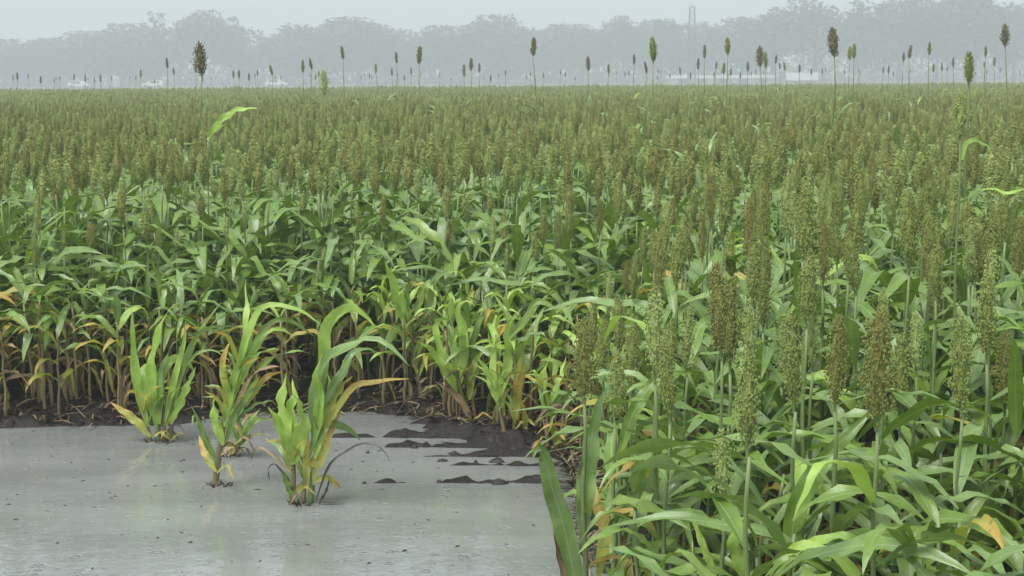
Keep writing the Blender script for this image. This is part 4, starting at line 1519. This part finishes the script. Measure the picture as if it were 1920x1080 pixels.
def bar(a, b, rr):
    mb = MB()
    V, Fc = tube([Vector(a), Vector(b)], [rr, rr], 4)
    mb.add(V, Fc, 'steel')
    return mb


for sx in (-1, 1):
    for sy in (-1, 1):
        link('leg', bar((sx * TW * .5, sy * TW * .5, 0), (sx * TW * .34, sy * TW * .34, TH), .09).mesh('leg', False), root)
nz = 11
for k in range(nz):
    z0, z1 = TH * k / nz, TH * (k + 1) / nz
    w0, w1 = TW * (.5 - .16 * k / nz), TW * (.5 - .16 * (k + 1) / nz)
    for ax, ay, bx, by in ((-1, -1, 1, -1), (1, -1, 1, 1), (1, 1, -1, 1), (-1, 1, -1, -1)):
        link('brace', bar((ax * w0, ay * w0, z0), (bx * w1, by * w1, z1), .055).mesh('brace', False), root)
        link('crossbar', bar((ax * w1, ay * w1, z1), (bx * w1, by * w1, z1), .055).mesh('crossbar', False), root)
link('antenna', bar((0, 0, TH - .2), (0, 0, TH + .7), .06).mesh('antenna', False), root)

# ------------------------------------------------------------------ faint white things at the far field edge


def box(mb, x0, x1, y0, y1, z0, z1, m):
    V = [(x0, y0, z0), (x1, y0, z0), (x1, y1, z0), (x0, y1, z0), (x0, y0, z1), (x1, y0, z1), (x1, y1, z1), (x0, y1, z1)]
    mb.add(V, [(0, 3, 2, 1), (4, 5, 6, 7), (0, 1, 5, 4), (1, 2, 6, 5), (2, 3, 7, 6), (3, 0, 4, 7)], m)


def wheels(root, xs, w2, rr):
    for x in xs:
        for s in (-1, 1):
            mb = MB()
            V, Fc = tube([Vector((x, s * w2 - .1, rr)), Vector((x, s * w2 + .1, rr))], [rr, rr], 12)
            V = [(x + rr * math.cos(6.283 * i / 12), s * w2 + (-.12 if k == 0 else .12), rr + rr * math.sin(6.283 * i / 12)) for k in range(2) for i in range(12)]
            mb.add(V, Fc + [tuple(range(11, -1, -1))], 'dark')
            link('wheel', mb.mesh('wheel', False), root)


def far_root(px, d, name, label, cat, group=None):
    g = at(px, 150, d)
    o = link(name, None, loc=(g.x, d, .02))
    tag(o, label, cat, group)
    return o


def part(root, name, m, *boxes):
    mb = MB()
    for b in boxes:
        box(mb, *b, m)
    return link(name, mb.mesh(name, False), root)


D_W = 345.0
u = D_W / F
o = far_root(1503, D_W, 'white_trailer', 'long white box trailer parked at the far field edge under the open-crowned tree', 'trailer')
part(o, 'body', 'white', (-29 * u, 29 * u, -1.2, 1.2, .75, 2.4))
part(o, 'chassis', 'dark', (-27 * u, 27 * u, -.9, .9, .5, .745))
part(o, 'door', 'offwhite', (29 * u + .003, 29 * u + .04, -1.05, 1.05, .85, 2.3))
wheels(o, (-1.3, -.5, 1.4), 1.1, .36)

o = far_root(1345, 356, 'low_shed', 'long low pale shed almost lost in the mist beside the white trailer', 'shed')
part(o, 'wall', 'offwhite', (-11, 12, -3, 3, 0, 1.3))
mb = MB()
mb.add([(-11.3, -3.3, 1.303), (12.3, -3.3, 1.303), (12.3, 0, 1.95), (-11.3, 0, 1.95), (12.3, 3.3, 1.303), (-11.3, 3.3, 1.303)], [(0, 1, 2, 3), (3, 2, 4, 5), (0, 3, 5), (1, 4, 2), (0, 5, 4, 1)], 'offwhite')
link('roof', mb.mesh('roof', False), o)
for k in range(5):
    part(o, 'door', 'steel', (-9 + 4.4 * k, -7 + 4.4 * k, -3.06, -3.003, 0, 1.15))


def pickup(px, d, label, flip=1, big=1.0):
    o = far_root(px, d, 'parked_car', label, 'car', 'white vehicles beyond the field')
    mb = MB()
    prof_ = [(-2.3, .45), (2.3, .45), (2.3, .95), (1.2, 1.05), (.55, 1.6), (-1.7, 1.62), (-2.2, 1.05)]
    V = [(x * flip * big, y, z * big) for y in (-.85, .85) for x, z in prof_]
    n = len(prof_)
    mb.add(V, [tuple(range(n)), tuple(range(2 * n - 1, n - 1, -1))] + [(i, i + n, (i + 1) % n + n, (i + 1) % n) for i in range(n)], 'white')
    link('body', mb.mesh('body', False), o)
    for x0, x1 in ((-1.6, -.7), (-.55, .45)):
        part(o, 'window', 'glassy', (min(x0 * flip, x1 * flip) * big, max(x0 * flip, x1 * flip) * big, -.875, -.853, 1.08 * big, 1.5 * big))
    wheels(o, (-1.4 * big, 1.4 * big), .8, .38)


pickup(518, 345, 'faint white car at the far field edge below the leaning sorghum head')
pickup(286, 350, 'tiny white car at the far field edge near the grey-green head', -1)
pickup(148, 345, 'tiny white car at the far field edge, beside the white tank')


def tank(px, d, rr, h, label):
    o = far_root(px, d, 'storage_tank', label, 'tank', 'white storage tanks beyond the field')
    n = 16
    V, Fc = [], []
    prof_ = [(rr, 0), (rr, h * .72), (rr * .75, h * .9), (rr * .2, h)]
    for q, z in prof_:
        for i in range(n):
            V.append((q * math.cos(6.283 * i / n), q * math.sin(6.283 * i / n), z))
    for j in range(3):
        for i in range(n):
            a, b = j * n + i, j * n + (i + 1) % n
            Fc.append((a, b, b + n, a + n))
    Fc.append(tuple(range(3 * n, 4 * n)))
    mb = MB()
    mb.add(V, Fc, 'offwhite')
    link('body', mb.mesh('body'), o)
    mb = MB()
    V, Fc = tube([Vector((0, 0, h - .02)), Vector((0, 0, h + .12))], [rr * .2, rr * .2], 8)
    mb.add(V, Fc, 'offwhite')
    link('lid', mb.mesh('lid', False), o)


tank(163, 348, .7, 2.9, 'slim white storage tank, faint in the mist beside the tiny white car')
tank(216, 352, 1.1, 2.6, 'rounded white storage tank, faint in the mist')
o = far_root(192, 350, 'small_shed', 'small pale shed between the two white storage tanks', 'shed')
part(o, 'wall', 'offwhite', (-1.1, 1.1, -1, 1, 0, 1.9))
part(o, 'roof', 'white', (-1.25, 1.25, -1.15, 1.15, 1.903, 2.05))
part(o, 'door', 'steel', (-.4, .4, -1.04, -1.003, 0, 1.6))

# ------------------------------------------------------------------ rain haze
mh, n, out = mat('rain_haze')
pv = N(n, 'ShaderNodeVolumePrincipled')
pv.inputs['Color'].default_value = (0.93, 0.97, 0.975, 1)
pv.inputs['Density'].default_value = 0.0032
pv.inputs['Anisotropy'].default_value = 0.0
n.links.new(pv.outputs[0], out.inputs['Volume'])
mb = MB()
M['haze'] = mh
box(mb, -260, 260, -30, 480, -1.2, 24.5, 'haze')
tag(link('haze', mb.mesh('haze', False)), 'grey rain haze hanging over the field', 'haze', kind='stuff')
